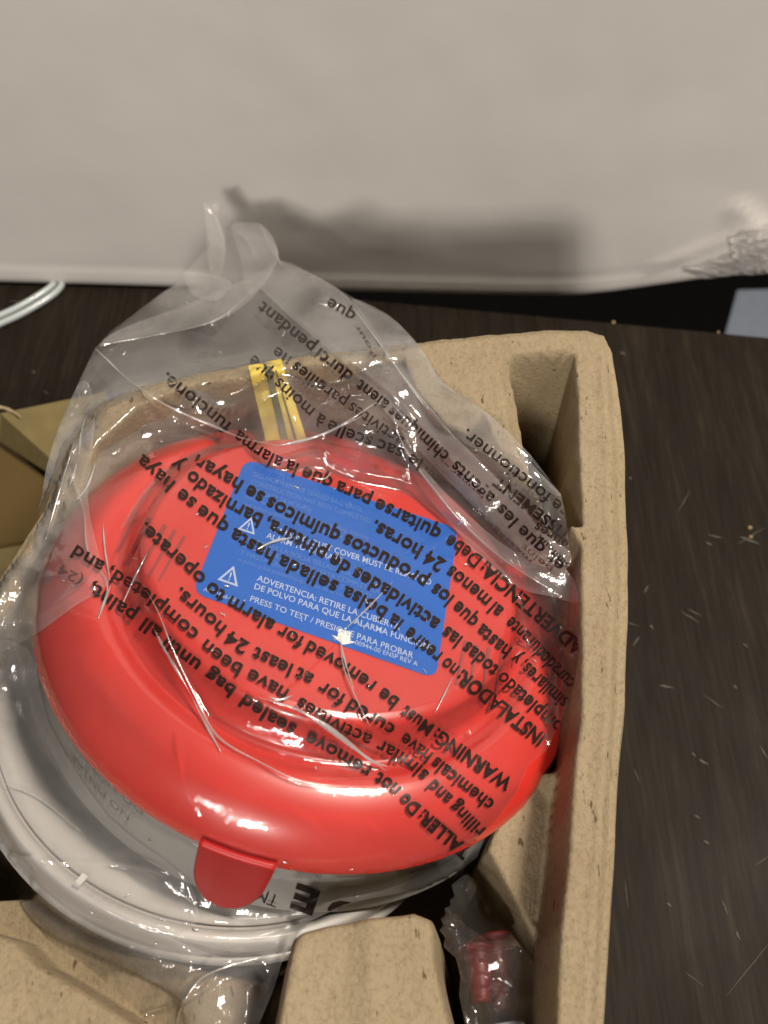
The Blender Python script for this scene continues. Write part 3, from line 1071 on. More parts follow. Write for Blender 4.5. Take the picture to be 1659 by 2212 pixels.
CS = 8
cx_ = np.arange(-160, 1320, CS); cy_ = np.arange(400, 2360, CS)
D = np.zeros((len(cy_), len(cx_)))
fwd = np.array([0, cp, -sp])
for i, y in enumerate(cy_):
    for j, x in enumerate(cx_):
        r = ray(x, y); l = np.linalg.norm(r)
        res = solid.ray_cast(Vector(CAM), Vector(r / l))
        D[i, j] = (np.array(res[0]) - CAM) @ fwd if res[0] is not None else 0.40
CXg, CYg = np.meshgrid(cx_, cy_)
ctrl = [(460, 440, .398), (480, 470, .394), (500, 490, .390), (570, 500, .386), (400, 595, .362), (600, 565, .360), (205, 755, .302), (300, 680, .312), (745, 640, .318), (893, 732, .288), (1148, 985, .2535),
        (1225, 1150, .2435), (1000, 850, .266), (1050, 1000, .252), (850, 842, .264), (700, 760, .280), (700, 650, .304), (450, 700, .300), (600, 860, .264), (420, 850, .267), (300, 870, .272), (150, 880, .292), (90, 1150, .270),
        (0, 1240, .262), (-80, 1400, .262), (300, 1050, .255), (600, 960, .252), (780, 940, .254), (600, 1150, .262), (400, 1400, .262), (900, 1500, .262), (1245, 1380, .2445), (1200, 1600, .250), (0, 1800, .262), (300, 2100, .225),
        (500, 2250, .222), (950, 1900, .262), (800, 1940, .258), (600, 1800, .262)]


def idw(X_, Y_, pts, p=3.0):
    num = np.zeros(X_.shape); den = np.zeros(X_.shape)
    for (x, y, d) in pts:
        w_ = 1.0 / (((X_ - x) ** 2 + (Y_ - y) ** 2) + 900.0) ** (p / 2)
        num += w_ * d; den += w_
    return num / den


free = gauss_blur(idw(CXg, CYg, ctrl), 2.0)
under = -min_filter(-min_filter(D, 4), 4)      # bridges grooves, hugs slopes
under = gauss_blur(under, 1.5)
kk = 0.0020
front = np.minimum(free, under - 0.0003)
hh_ = np.clip(0.5 + 0.5 * ((under - 0.0003) - free) / kk, 0, 1)
front = (under - 0.0003) * (1 - hh_) + free * hh_ - kk * hh_ * (1 - hh_)
front = np.minimum(front, D - 0.00045)
front = np.minimum(gauss_blur(front, 0.9), D - 0.00035)
back = np.minimum(gauss_blur(min_filter(np.minimum(D, free + 0.016), 1), 1.5) - 0.0022, free + 0.014)
back = np.maximum(back, front + 0.0012)


def sample(A, x, y):
    fx = np.clip((x - cx_[0]) / CS, 0, len(cx_) - 1.001); fy = np.clip((y - cy_[0]) / CS, 0, len(cy_) - 1.001)
    ix = fx.astype(int); iy = fy.astype(int); u = fx - ix; v = fy - iy
    # bicubic-ish smooth weights
    return (A[iy, ix] * (1 - u) * (1 - v) + A[iy, ix + 1] * u * (1 - v) + A[iy + 1, ix] * (1 - u) * v + A[iy + 1, ix + 1] * u * v)


CREASE = [  # points, half width px, height m
    ([(205, 752), (265, 810), (345, 868), (420, 905), (520, 945), (600, 962)], 6, .0011),
    ([(590, 964), (650, 955), (700, 937), (760, 905), (800, 878), (830, 860)], 7, .0011),
    ([(745, 638), (790, 700), (860, 800), (920, 880), (985, 948)], 6, .0012),
    ([(310, 1262), (345, 1330), (372, 1400), (420, 1500), (470, 1590), (560, 1645), (660, 1690), (790, 1700)], 6, .0010),
    ([(835, 1665), (770, 1622), (690, 1562), (640, 1532), (555, 1505)], 10, .0012),
    ([(735, 1370), (742, 1440), (770, 1510), (800, 1570)], 5, .0007),
    ([(880, 1245), (800, 1310), (735, 1372), (660, 1450), (600, 1500)], 5, .0007),
    ([(145, 1000), (180, 1100), (190, 1190), (232, 1262), (210, 1330)], 6, .0009),
    ([(180, 900), (150, 990), (120, 1090), (95, 1180)], 6, .0010),
    ([(160, 1250), (235, 1265), (260, 1180), (330, 1140)], 5, .0006),
    ([(600, 562), (560, 610), (470, 690), (330, 725), (215, 745)], 6, .0010),
    ([(400, 592), (440, 598), (500, 612)], 6, .0009),
    ([(448, 442), (468, 480), (484, 530)], 6, .0012),
    ([(484, 530), (474, 590), (440, 640)], 6, .0011),
    ([(500, 492), (535, 520), (560, 575)], 6, .0012),
    ([(562, 486), (580, 525), (600, 560), (640, 600)], 6, .0011),
    ([(560, 640), (680, 720), (820, 830), (900, 910), (990, 1010), (1080, 1100)], 6, .0010),
    ([(840, 860), (870, 960), (940, 1060), (1000, 1130), (1090, 1210), (1200, 1280)], 8, .0014),
    ([(1148, 1000), (1110, 1040), (1060, 1080)], 5, .0008),
    ([(1195, 1215), (1140, 1200), (1100, 1160)], 5, .0008),
    ([(1000, 1130), (960, 1160), (860, 1200), (740, 1230)], 6, .0007),
    ([(540, 1180), (640, 1170), (700, 1200)], 9, .0008),
    ([(1000, 1540), (1050, 1500), (1100, 1420)], 6, .0008),
    ([(0, 1350), (60, 1340), (130, 1300), (220, 1230)], 7, .0009),
    ([(0, 1690), (80, 1720), (180, 1800)], 6, .0006),
    ([(0, 1850), (120, 1860), (300, 1870), (380, 1900)], 6, .0008),
    ([(380, 2212), (400, 2160), (440, 2110), (520, 2080), (600, 2060)], 6, .0012),
    ([(300, 2190), (420, 2150), (480, 2100)], 6, .0010),
    ([(500, 1990), (560, 2020), (640, 1990)], 5, .0008),
    ([(640, 1960), (740, 1930), (860, 1905), (990, 1850)], 6, .0009),
    ([(420, 1800), (460, 1830), (560, 1850)], 5, .0006),
    ([(380, 1560), (400, 1700), (440, 1790)], 8, .0004),
    ([(640, 1530), (760, 1560), (850, 1640)], 12, .0008),
]


def facet(x, y, cell, seed):
    """piecewise flat random height: the sharp-edged facets of crumpled film"""
    T = np.random.RandomState(seed).rand(97, 89) - 0.5
    c, s = math.cos(0.55 + seed), math.sin(0.55 + seed)
    u = (x * c + y * s) / cell + 0.55 * perlin(x / (cell * 1.7), y / (cell * 1.7), seed + 1)
    v = (-x * s + y * c) / (cell * 0.8) + 0.55 * perlin(x / (cell * 1.7) + 9, y / (cell * 1.7), seed + 2)
    iu, iv = np.floor(u).astype(int), np.floor(v).astype(int)
    fu, fv = u - iu, v - iv
    a = T[iu % 97, iv % 89]; b = T[(iu + 1) % 97, iv % 89]; c_ = T[iu % 97, (iv + 1) % 89]; d = T[(iu + 1) % 97, (iv + 1) % 89]
    return np.where(fu + fv < 1, a + (b - a) * fu + (c_ - a) * fv, d + (c_ - d) * (1 - fu) + (b - d) * (1 - fv))


def wrinkles(x, y, seed=0, amp=1.0, nb=1.0):
    # long soft wrinkles running down to the lower right plus fine crumple
    c, s = math.cos(0.6), math.sin(0.6)
    u = x * c + y * s; v = -x * s + y * c
    a_ = 1 - 2 * np.abs(perlin(u / 210 + seed, v / 85, seed + 1))
    b_ = 1 - 2 * np.abs(perlin(u / 60 + 5, v / 60 + seed, seed + 2))
    c_ = perlin(x / 150, y / 150 + seed, seed + 5)
    edge = 0.35 + 0.65 * sstep(0.0, 1.0, np.clip(perlin(x / 260 + 3, y / 260 + 1, seed + 9) * 1.6 + 0.45, 0, 1))
    L_, _ = dist_line(x, y, [(205, 752), (140, 893), (100, 1010), (70, 1200), (0, 1300)])
    Rr = np.hypot(x - 1200, y - 1150)
    boost = 2.6 * sstep(740, 600, y) + 2.0 * sstep(110, 30, L_) + 0.5 * sstep(2010, 2080, y) + 2.0 * sstep(120, 40, Rr)
    cr = 1 - 2 * np.abs(perlin(x / 34 + 3, y / 26 + seed, seed + 21)) + 0.5 * (1 - 2 * np.abs(perlin(x / 15, y / 15 + 5, seed + 22)))
    boost = boost * nb
    amp = amp * (1 + 0.5 * boost)
    crx = -0.00004 * cr * boost + (0.0013 * facet(x, y, 66, seed + 2) + 0.0005 * facet(x, y, 30, seed + 3)) * boost + 0.0009 * facet(x, y, 150, seed + 4) * nb * (0.25 + 0.75 * sstep(1080, 880, y))
    return crx + amp * (-0.00024 * a_ * edge - 0.00008 * b_ * edge + 0.0004 * c_)


def film_depth(x, y):
    d = sample(FR, x, y)
    d = d + wrinkles(x, y, 3, 1.0)
    for pts, hw, hh in CREASE:
        P = np.array(pts, float)
        m = (x > P[:, 0].min() - 60) & (x < P[:, 0].max() + 60) & (y > P[:, 1].min() - 60) & (y < P[:, 1].max() + 60)
        if not m.any(): continue
        dl_, tt = dist_line(x[m], y[m], smooth_pts(P, 5, False))
        taper = sstep(0, 0.12, tt) * sstep(1.0, 0.88, tt)
        d[m] -= taper * (hh * np.exp(-(dl_ / hw) ** 2) * 0.55 + hh * 0.7 * np.exp(-np.abs(dl_) / (hw * 2.5)) * (0.35 if P[:, 1].mean() > 1100 else 1.0))
    return np.minimum(d, sample(D, x, y) - 0.0006)


FR = front


def film_grid(poly, step, depth_fn):
    P = np.array(poly, float)
    x0, y0 = P.min(0); x1, y1 = P.max(0)
    xs = np.arange(x0 - step, x1 + 2 * step, step); ys = np.arange(y0 - step, y1 + 2 * step, step)
    GX, GY = np.meshgrid(xs, ys)
    s = sdf_poly(GX, GY, P)
    ins = s < 0
    cell = ins[:-1, :-1] | ins[1:, :-1] | ins[:-1, 1:] | ins[1:, 1:]
    use = np.zeros(GX.shape, bool)
    use[:-1, :-1] |= cell; use[1:, :-1] |= cell; use[:-1, 1:] |= cell; use[1:, 1:] |= cell
    # snap outside vertices on to the outline
    o_ = use & ~ins
    qx, qy = GX[o_], GY[o_]
    bd_ = np.full(qx.shape, 1e9); bx, by = qx.copy(), qy.copy()
    for i in range(len(P)):
        a_, b_ = P[i], P[(i + 1) % len(P)]
        e = b_ - a_
        t_ = np.clip(((qx - a_[0]) * e[0] + (qy - a_[1]) * e[1]) / (e @ e), 0, 1)
        px_, py_ = a_[0] + t_ * e[0], a_[1] + t_ * e[1]
        dd = np.hypot(qx - px_, qy - py_)
        m_ = dd < bd_
        bd_ = np.where(m_, dd, bd_); bx = np.where(m_, px_, bx); by = np.where(m_, py_, by)
    GX[o_], GY[o_] = bx, by
    ux, uy = GX[use], GY[use]
    dep = depth_fn(ux, uy)
    rx = (ux - 829.5) / F; t_ = (uy - 1106.0) / F
    V = np.stack([rx * dep, (cp - t_ * sp) * dep, HC + (-sp - t_ * cp) * dep], 1)
    id_ = -np.ones(GX.shape, int); id_[use] = np.arange(use.sum())
    a_ = id_[:-1, :-1][cell]; b_ = id_[:-1, 1:][cell]; c_ = id_[1:, 1:][cell]; d_ = id_[1:, :-1][cell]
    return V, np.stack([a_, d_, c_, b_], 1)


outl = OUT
bag = empty('clear_bag', tuple(at(600, 1500, 0.27)), 'crumpled clear plastic bag with upside down warning print around the alarm', 'plastic bag')
V1, F1 = film_grid(outl, 3.4, film_depth)
ff = mesh_obj('front_film', V1, F1, M['film'], bag)
print('film verts', len(V1))

BACK = [(402, 600), (394, 586), (412, 566), (455, 532), (446, 490), (440, 437), (478, 433), (496, 489), (560, 480), (598, 540), (602, 562), (690, 600), (800, 664), (862, 700), (925, 775), (958, 828), (1060, 898), (1148, 985), (1212, 1068), (1230, 1180),
        (1150, 1230), (1000, 1200), (850, 1080), (620, 1010), (400, 1050), (250, 1150), (150, 1400), (60, 1500), (-60, 1600), (-110, 1450), (-60, 1280), (0, 1232), (72, 1180), (100, 1010), (140, 893), (205, 752), (300, 670)]


def back_depth(x, y):
    d = sample(back, x, y) + wrinkles(x, y, 17, 1.6)
    f = sample(FR, x, y)
    e = np.clip(-sdf_poly(x, y, OUT) / 70.0, 0, 1)
    return f + (d - f) * np.sqrt(e) * 1.0 + 0.0002


V2, F2 = film_grid(BACK, 5.0, back_depth)
mesh_obj('back_film', V2, F2, M['film_back'], bag)

for ci, (cpts, chw, chh) in enumerate(CREASE):  # pale tubes on chosen creases, their bright streaks put in as colour
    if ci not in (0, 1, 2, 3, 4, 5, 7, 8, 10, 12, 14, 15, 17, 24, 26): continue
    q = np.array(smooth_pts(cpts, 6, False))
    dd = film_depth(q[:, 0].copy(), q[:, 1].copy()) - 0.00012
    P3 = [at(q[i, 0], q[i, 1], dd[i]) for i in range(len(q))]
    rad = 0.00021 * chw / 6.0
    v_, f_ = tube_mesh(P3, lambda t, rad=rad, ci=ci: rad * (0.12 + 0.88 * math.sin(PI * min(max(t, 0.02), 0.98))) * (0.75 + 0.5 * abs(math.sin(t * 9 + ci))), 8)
    mesh_obj('film_highlight', v_, f_, M['crease_light'], bag)

M['glint'] = mat_film('painted_film_glint', haze=0.55, rough=0.22, gloss=8.0)  # milky white stands in for glints of light on the film
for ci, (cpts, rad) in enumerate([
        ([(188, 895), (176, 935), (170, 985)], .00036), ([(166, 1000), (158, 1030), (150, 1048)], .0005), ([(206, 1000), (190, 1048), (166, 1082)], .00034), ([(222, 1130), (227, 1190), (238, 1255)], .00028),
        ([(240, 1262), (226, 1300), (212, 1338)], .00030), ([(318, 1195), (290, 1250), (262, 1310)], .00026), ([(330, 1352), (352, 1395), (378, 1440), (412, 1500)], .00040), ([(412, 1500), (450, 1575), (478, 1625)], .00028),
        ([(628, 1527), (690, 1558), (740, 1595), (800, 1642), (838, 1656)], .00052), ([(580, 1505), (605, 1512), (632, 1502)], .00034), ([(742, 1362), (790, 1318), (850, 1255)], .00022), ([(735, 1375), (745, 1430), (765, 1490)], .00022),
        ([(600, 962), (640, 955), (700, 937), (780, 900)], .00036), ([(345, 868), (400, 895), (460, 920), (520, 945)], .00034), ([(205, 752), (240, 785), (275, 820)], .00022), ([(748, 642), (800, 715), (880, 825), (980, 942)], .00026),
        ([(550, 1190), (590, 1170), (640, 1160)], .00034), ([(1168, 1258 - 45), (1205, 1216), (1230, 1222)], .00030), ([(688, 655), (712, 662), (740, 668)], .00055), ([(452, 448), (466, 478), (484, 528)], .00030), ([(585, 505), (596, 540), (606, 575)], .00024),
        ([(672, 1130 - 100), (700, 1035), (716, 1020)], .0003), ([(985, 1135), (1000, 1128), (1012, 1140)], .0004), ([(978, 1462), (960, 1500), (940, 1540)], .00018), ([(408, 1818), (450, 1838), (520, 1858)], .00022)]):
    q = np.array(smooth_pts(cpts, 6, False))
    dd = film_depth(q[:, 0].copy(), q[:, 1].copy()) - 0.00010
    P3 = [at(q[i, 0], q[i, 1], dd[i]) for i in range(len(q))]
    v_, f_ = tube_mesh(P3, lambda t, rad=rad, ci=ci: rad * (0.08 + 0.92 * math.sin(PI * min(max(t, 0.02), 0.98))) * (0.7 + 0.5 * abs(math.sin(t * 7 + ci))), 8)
    mesh_obj('film_highlight', v_, f_, M['glint'], bag)

sv, sf = [], []  # scattered tiny slivers, sparkles of light painted in pale film
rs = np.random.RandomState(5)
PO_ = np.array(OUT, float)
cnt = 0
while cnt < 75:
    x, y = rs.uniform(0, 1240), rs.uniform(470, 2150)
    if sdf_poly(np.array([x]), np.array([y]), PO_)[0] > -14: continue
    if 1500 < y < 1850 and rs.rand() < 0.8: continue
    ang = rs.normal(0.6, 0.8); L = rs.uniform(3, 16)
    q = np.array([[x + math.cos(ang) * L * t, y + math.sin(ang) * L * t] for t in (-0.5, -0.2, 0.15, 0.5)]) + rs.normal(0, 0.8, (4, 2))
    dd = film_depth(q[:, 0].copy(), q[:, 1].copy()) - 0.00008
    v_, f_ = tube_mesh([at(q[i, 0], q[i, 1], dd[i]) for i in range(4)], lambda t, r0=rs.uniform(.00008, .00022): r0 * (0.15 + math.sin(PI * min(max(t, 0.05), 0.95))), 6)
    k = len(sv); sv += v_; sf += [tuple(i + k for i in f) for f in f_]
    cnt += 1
mesh_obj('film_glints', sv, sf, M['glint'], bag)['kind'] = 'stuff'

# folded-over layers where the film lies double
FOLD = [
    [(215, 748), (240, 722), (300, 695), (400, 660), (480, 625), (560, 588), (600, 562), (575, 610), (520, 665), (470, 692), (400, 712), (330, 722), (260, 738)],
    [(602, 562), (690, 600), (745, 636), (800, 700), (860, 800), (920, 880), (985, 945), (1100, 1060), (1185, 1160), (1232, 1192), (1222, 1228), (1150, 1215), (1075, 1150), (990, 1060), (905, 975), (840, 900), (760, 800), (660, 715), (590, 650), (560, 610)],
    [(893, 732), (925, 775), (958, 828), (1060, 898), (1148, 985), (1149, 1002), (1212, 1068), (1180, 1060), (1080, 1000), (985, 945), (920, 880), (860, 800), (800, 705), (760, 645), (838, 680)],
    [(440, 437), (452, 448), (478, 433), (470, 470), (488, 520), (478, 590), (458, 596), (448, 545), (446, 490)],
    [(500, 488), (530, 481), (562, 484), (588, 512), (600, 562), (540, 640), (520, 560)],
    [(394, 586), (440, 590), (500, 610), (470, 650), (420, 640), (405, 615)],
    [(870, 960), (940, 1040), (1020, 1120), (1110, 1190), (1222, 1228), (1250, 1300), (1200, 1290), (1120, 1270), (1040, 1210), (980, 1140), (900, 1040)],
    [(100, 1010), (140, 893), (180, 820), (205, 870), (200, 960), (190, 1080), (215, 1200), (235, 1262), (160, 1310), (60, 1380), (-60, 1420), (-60, 1280), (0, 1232), (72, 1180)],
    [(-60, 1830), (60, 1850), (200, 1930), (400, 2040), (560, 2080), (640, 2020), (612, 2070), (590, 2140), (560, 2212), (530, 2320), (430, 2320), (400, 2200), (380, 2150), (250, 2080), (100, 2010), (45, 1950), (20, 1900), (-60, 1860)],
    [(-60, 1430), (60, 1400), (105, 1560), (235, 1765), (400, 1895), (420, 2000), (300, 2010), (120, 1955), (20, 1880), (-60, 1830)],
    [(640, 2000), (700, 1950), (820, 1925), (940, 1880), (1002, 1842), (1004, 1875), (985, 1898), (930, 1915), (860, 1930), (760, 1950), (680, 1985)],
]
for k, pl in enumerate(FOLD):
    off = 0.0006 + 0.00025 * (k % 3)

    def fd(x, y, k=k, off=off, pl=pl):
        P = np.array(pl, float)
        e = np.clip(-sdf_poly(x, y, P) / 14.0, 0, 1)
        return film_depth(x, y) - off * (0.35 + 0.65 * np.sqrt(e)) + wrinkles(x, y, 40 + k, 0.35)
    Vk, Fk = film_grid(smooth_pts(pl, 3), 4.5, fd)
    mesh_obj('film_fold', Vk, Fk, M['film_fold'], bag)

# ---------------------------------------------------------------- print on the bag
LINES = [
    # (em px, ink, bold, [(word, cx, cy)...])  reading order runs from lower right to upper left
    (50, 'ink', 0.030, [('INSTALLER:', 982, 1818), ('Do', 886, 1735), ('not', 838, 1692), ('remove', 731, 1628), ('sealed', 579, 1546), ('bag', 476, 1473), ('until', 393, 1412), ('all', 327, 1357), ('paint,', 243, 1299)]),
    (50, 'ink', 0.022, [('drilling', 1018, 1775), ('and', 952, 1710), ('similar', 871, 1638), ('activities', 721, 1560), ('have', 579, 1476), ('been', 479, 1420), ('completed,', 334, 1297), ('and', 191, 1206)]),
    (50, 'ink', 0.022, [('chemicals', 1000, 1692), ('have', 900, 1614), ('cured', 802, 1548), ('for', 717, 1496), ('at', 658, 1459), ('least', 589, 1427), ('24', 513, 1385), ('hours.', 434, 1318)]),
    (50, 'ink', 0.022, [('WARNING:', 1022, 1638), ('Must', 902, 1555), ('be', 840, 1506), ('removed', 738, 1435), ('for', 628, 1373), ('alarm', 543, 1324), ('to', 467, 1277), ('operate.', 374, 1194)]),
    (51, 'ink', 0.018, [('INSTALADOR:', 1084, 1526), ('no', 973, 1438), ('retire', 915, 1391), ('la', 855, 1341), ('bolsa', 789, 1298), ('sellada', 666, 1238), ('hasta', 546, 1177), ('que', 460, 1120), ('se', 403, 1076), ('haya', 337, 1019)]),
    (51, 'ink', 0.022, [('completado', 1152, 1522), ('todas', 1039, 1422), ('las', 977, 1373), ('actividades', 858, 1288), ('de', 735, 1216), ('pintura,', 640, 1160), ('barnizado', 482, 1079), ('y', 384, 1003)]),
    (51, 'ink', 0.022, [('similares,', 1175, 1477), ('y', 1116, 1422), ('hasta', 1067, 1383), ('que', 1006, 1326), ('los', 956, 1282), ('productos', 835, 1206), ('químicos', 655, 1122), ('se', 551, 1066), ('hayan', 472, 1020)]),
    (51, 'ink', 0.022, [('curado', 1204, 1446), ('durante', 1137, 1375), ('al', 1073, 1316), ('menos', 1014, 1264), ('24', 940, 1209), ('horas.', 858, 1162)]),
    (50, 'ink', 0.018, [('ADVERTENCIA:', 1150, 1312), ('Debe', 1003, 1187), ('quitarse', 882, 1119), ('para', 764, 1064), ('que', 686, 1030), ('la', 630, 1008), ('alarma', 556, 972), ('funcione.', 425, 868)]),
    (46, 'ink', 0.020, [('et', 1200, 1213), ('que', 1148, 1165), ('les', 1096, 1112), ('agents', 1022, 1040), ('chimiques', 905, 935), ('aient', 805, 852), ('durci', 722, 788), ('pendant', 620, 705)]),
    (44, 'ink', 0.010, [('activités', 812, 915), ('pareilles', 690, 830), ('ne', 609, 768)]),
    (47, 'ink', 0.012, [('le', 897, 995), ('sac', 843, 968), ('scellé', 755, 937), ('à', 692, 905), ('moins', 636, 857), ('que', 566, 795)]),
    (46, 'ink', 0.010, [('se', 1210, 1095), ('fonctionner.', 1095, 1005)]),
    (44, 'ink', 0.010, [('que', 737, 668)]),
]
THIN = [  # foreshortened print in the folds: (em, squash, words)
    (42, 0.34, 'faded_ink', [('Pour', 790, 735)], 58),
    (42, 0.30, 'faded_ink', [('message', 1100, 1170), ('et', 1035, 1110), ('ne', 985, 1060), ('retirez', 930, 1020)], None),
    (42, 0.22, 'faded_ink', [('fermer', 1010, 1045), ('et', 960, 1000), ('tous', 925, 960), ('produits', 865, 925)], None),
    (36, 0.9, 'ink', [('heures', 1200, 1160)], None),
    (38, 0.85, 'ink', [('AVERTISSEMENT', 1190, 1128)], 38),
    (30, 0.6, 'ink', [('sableux', 1195, 1190)], 46),
    (40, 0.5, 'faded_ink', [('peint', 70 + 1090, 1205)], 40),
    (44, 0.7, 'faded_ink', [('(24', 153, 1240)], 30),
]
film_bvh = BVHTree.FromPolygons([tuple(v) for v in V1], [tuple(f) for f in F1])
lyr = [film_bvh]
allfilm = [o for o in bpy.data.objects if o.name.startswith('film_fold') or o.name.startswith('front_film')]
top_bvh = bvh_of(allfilm)
# bvh_of reads local coordinates; film meshes were written in world coordinates


def place_line(em, squash, bold, words, inkname, ang=None, name='printed_line'):
    cs = [np.array([x, y], float) for _, x, y in words]
    V, Fc = [], []
    if len(cs) > 1:
        ext = [cs[0] * 2 - cs[1]] + cs + [cs[-1] * 2 - cs[-2]]
        curve = np.array(smooth_pts(ext, 14, False))
        seg = np.linalg.norm(np.diff(curve, axis=0), axis=1)
        arc = np.concatenate([[0], np.cumsum(seg)])
    for wi, (txt, x, y) in enumerate(words):
        bd_ = bold
        if txt.isupper() and len(txt) > 4: bd_ = max(bold, 0.034)
        g, f, wd = glyphs(txt, bd_)
        if not g: continue
        g, f = cut_long(g, f, 0.22 if em < 80 else 0.06)
        if len(cs) > 1:
            i0 = np.argmin(np.hypot(curve[:, 0] - x, curve[:, 1] - y)); s0 = arc[i0]
        # keep neighbouring words apart
        sx = em * 1.03
        if len(cs) > 1:
            gap = []
            for wj in (wi - 1, wi + 1):
                if 0 <= wj < len(words):
                    w2 = words[wj][0]
                    g2 = glyphs(w2, max(bold, 0.034) if (w2.isupper() and len(w2) > 4) else bold)[2]
                    dist = np.hypot(x - words[wj][1], y - words[wj][2])
                    need = ((wd + g2) / 2 * 1.03 + 0.24) * em
                    gap.append(min(1.0, dist / need))
            if gap: sx *= max(0.62, min(gap))
        k = len(V)
        for (gx_, gy_) in g:
            s_ = (gx_ - wd / 2) * sx
            hgt = (gy_ - 0.26) * em * squash
            if len(cs) > 1:
                sa = s0 + s_
                cx2 = np.interp(sa, arc, curve[:, 0]); cy2 = np.interp(sa, arc, curve[:, 1])
                ax_ = np.interp(sa + 12, arc, curve[:, 0]) - np.interp(sa - 12, arc, curve[:, 0])
                ay_ = np.interp(sa + 12, arc, curve[:, 1]) - np.interp(sa - 12, arc, curve[:, 1])
                if sa < 0 or sa > arc[-1]:
                    base = curve[0] if sa < 0 else curve[-1]
                    dd = (curve[1] - curve[0]) if sa < 0 else (curve[-1] - curve[-2])
                    dd = dd / np.linalg.norm(dd)
                    over = sa if sa < 0 else sa - arc[-1]
                    cx2, cy2 = base + dd * over; ax_, ay_ = dd
                l_ = math.hypot(ax_, ay_) + 1e-9
                ax_, ay_ = ax_ / l_, ay_ / l_
            else:
                a0 = math.radians(ang if ang is not None else 30)
                ax_, ay_ = -math.cos(a0), -math.sin(a0)
                cx2, cy2 = x + ax_ * s_, y + ay_ * s_
            px_, py_ = cx2 + ay_ * hgt, cy2 - ax_ * hgt
            r = ray(px_, py_); l = np.linalg.norm(r)
            res = top_bvh.ray_cast(Vector(CAM), Vector(r / l))
            V.append(CAM + r / l * (res[3] - 0.00022) if res[0] is not None else None)
        Fc += [tuple(i + k for i in t) for t in f]
    good = [t for t in Fc if all(V[i] is not None for i in t)]
    m_ = {}; V3 = []
    for t in good:
        for i in t:
            if i not in m_: m_[i] = len(V3); V3.append(V[i])
    if not V3: return
    o = mesh_obj(name, V3, [tuple(m_[i] for i in t) for t in good], M[inkname], bag, smooth=False)
    return o


for em, ink, bold, words in LINES:
    place_line(em, 0.86, bold, words, ink)
for em, sq, ink, words, ang in THIN:
    place_line(em, sq, 0.008, words, ink, ang)
# big brand-size letters low on the bag
place_line(118, 0.62, 0.035, [('D', 748, 1968), ('E', 660, 1938)], 'ink')
place_line(36, 1.0, 0.0, [('TM', 578, 1938)], 'ink', 22)

# ---------------------------------------------------------------- small sachet, lower right
sa_out = [(975, 1912), (990, 1900), (1000, 1890), (1012, 1888), (1030, 1905), (1042, 1912), (1060, 1950), (1100, 2010), (1150, 2075), (1190, 2130), (1186, 2160), (1178, 2212), (1165, 2330), (1050, 2330), (1005, 2212), (992, 2150), (995, 2110), (985, 2070),
          (958, 2045), (962, 2025), (950, 2010), (957, 1996), (952, 1985), (963, 1976), (960, 1962), (974, 1955), (972, 1943), (984, 1936), (978, 1925)]
sctrl = [(1010, 1900, .232), (960, 2000, .2085), (1060, 1950, .236), (1190, 2130, .222), (1180, 2212, .215), (1000, 2150, .206), (1080, 2080, .206), (1080, 2180, .200), (1050, 2300, .197), (1000, 2212, .203), (1150, 2330, .205)]
SCRE = [([(1045, 1930), (1010, 1990), (975, 2045), (960, 2070)], 5, .001), ([(1030, 1915), (1010, 1960), (985, 2010)], 4, .0009), ([(1000, 2060), (1050, 2100), (1100, 2150)], 4, .0008), ([(1000, 1995), (1060, 2040), (1110, 2130)], 4, .0009),
        ([(990, 2070), (1060, 2050), (1120, 2045)], 4, .0008), ([(1000, 2185), (1080, 2180), (1185, 2135)], 5, .001), ([(1070, 1990), (1080, 2040), (1090, 2100)], 5, .0007), ([(995, 2150), (1005, 2200), (1030, 2270)], 4, .0009)]


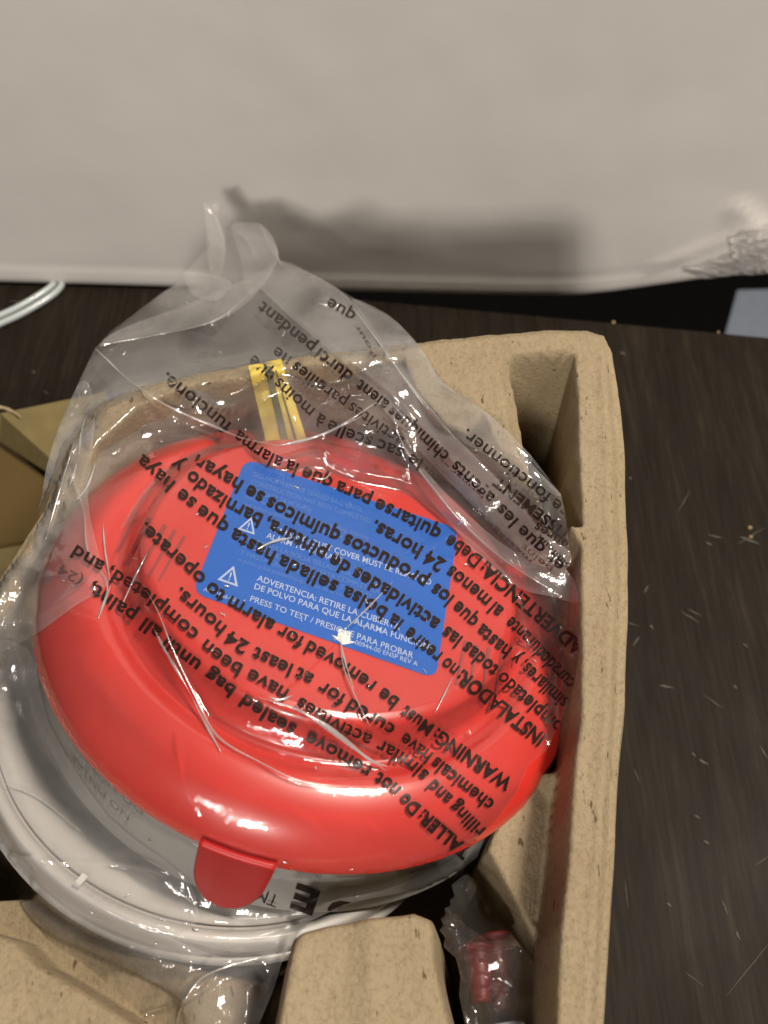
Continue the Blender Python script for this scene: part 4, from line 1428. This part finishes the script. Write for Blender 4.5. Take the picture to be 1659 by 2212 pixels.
def sach_depth(x, y):
    d = idw(x, y, sctrl, 3.0)
    e = np.clip(-sdf_poly(x, y, sa_out) / 45.0, 0, 1)
    d = d + 0.003 * (1 - np.sqrt(e)) - 0.0015
    for pts, hw, hh in SCRE:
        dl_, tt = dist_line(x, y, smooth_pts(pts, 5, False))
        d -= hh * np.exp(-(dl_ / hw) ** 2) * 0.6 + hh * 0.7 * np.exp(-dl_ / (hw * 3))
    return d + wrinkles(x * 1.6, y * 1.6, 71, 0.4, 0) + 0.0011 * facet(x, y, 48, 71) + 0.0004 * facet(x, y, 20, 72)


def sach_back(x, y):
    d = idw(x, y, sctrl, 3.0)
    e = np.clip(-sdf_poly(x, y, sa_out) / 40.0, 0, 1)
    return d + 0.003 * (1 - np.sqrt(e)) - 0.0010 + 0.007 * np.sqrt(e) + wrinkles(x * 1.6, y * 1.6, 77, 0.5, 0) + 0.0012 * facet(x, y, 52, 77)


sachet = empty('small_sachet', tuple(at(1080, 2120, 0.215)), 'small clear sachet with a serrated end tucked by the right tray rim', 'sachet')
Vs, Fs = film_grid(sa_out, 2.6, sach_depth)
mesh_obj('front_film', Vs, Fs, M['film_small'], sachet)
Vs, Fs = film_grid(sa_out, 4.0, sach_back)
mesh_obj('back_film', Vs, Fs, M['film_small'], sachet)


def anchor(name, a_, b_, r0, mat, label):
    n = 30
    pts = [np.array(a_) * (1 - i / n) + np.array(b_) * (i / n) for i in range(n + 1)]
    v_, f_ = tube_mesh(pts, lambda t: r0 * (1.25 if t < 0.10 else (1.0 - 0.35 * t) * (1.0 if int(t * 9) % 2 else 0.93)), 18)
    o = mesh_obj(name, v_, f_, mat)
    tag(o, label, 'wall anchor')
    return o


anchor('wall_anchor', at(1060, 2030, .2215), at(1098, 2190, .2115), 0.0042, M['dark_red'], 'upper dark red ribbed wall anchor inside the small sachet')
anchor('wall_anchor', at(1030, 2050, .2175), at(1040, 2165, .2095), 0.0032, M['dark_red'], 'thin dark red wall anchor at the left inside the small sachet')
anchor('wall_anchor', at(1075, 2215, .2095), at(1100, 2340, .204), 0.0046, M['pale'], 'grey blue wall anchor at the bottom of the small sachet')

bpy.context.view_layer.update()
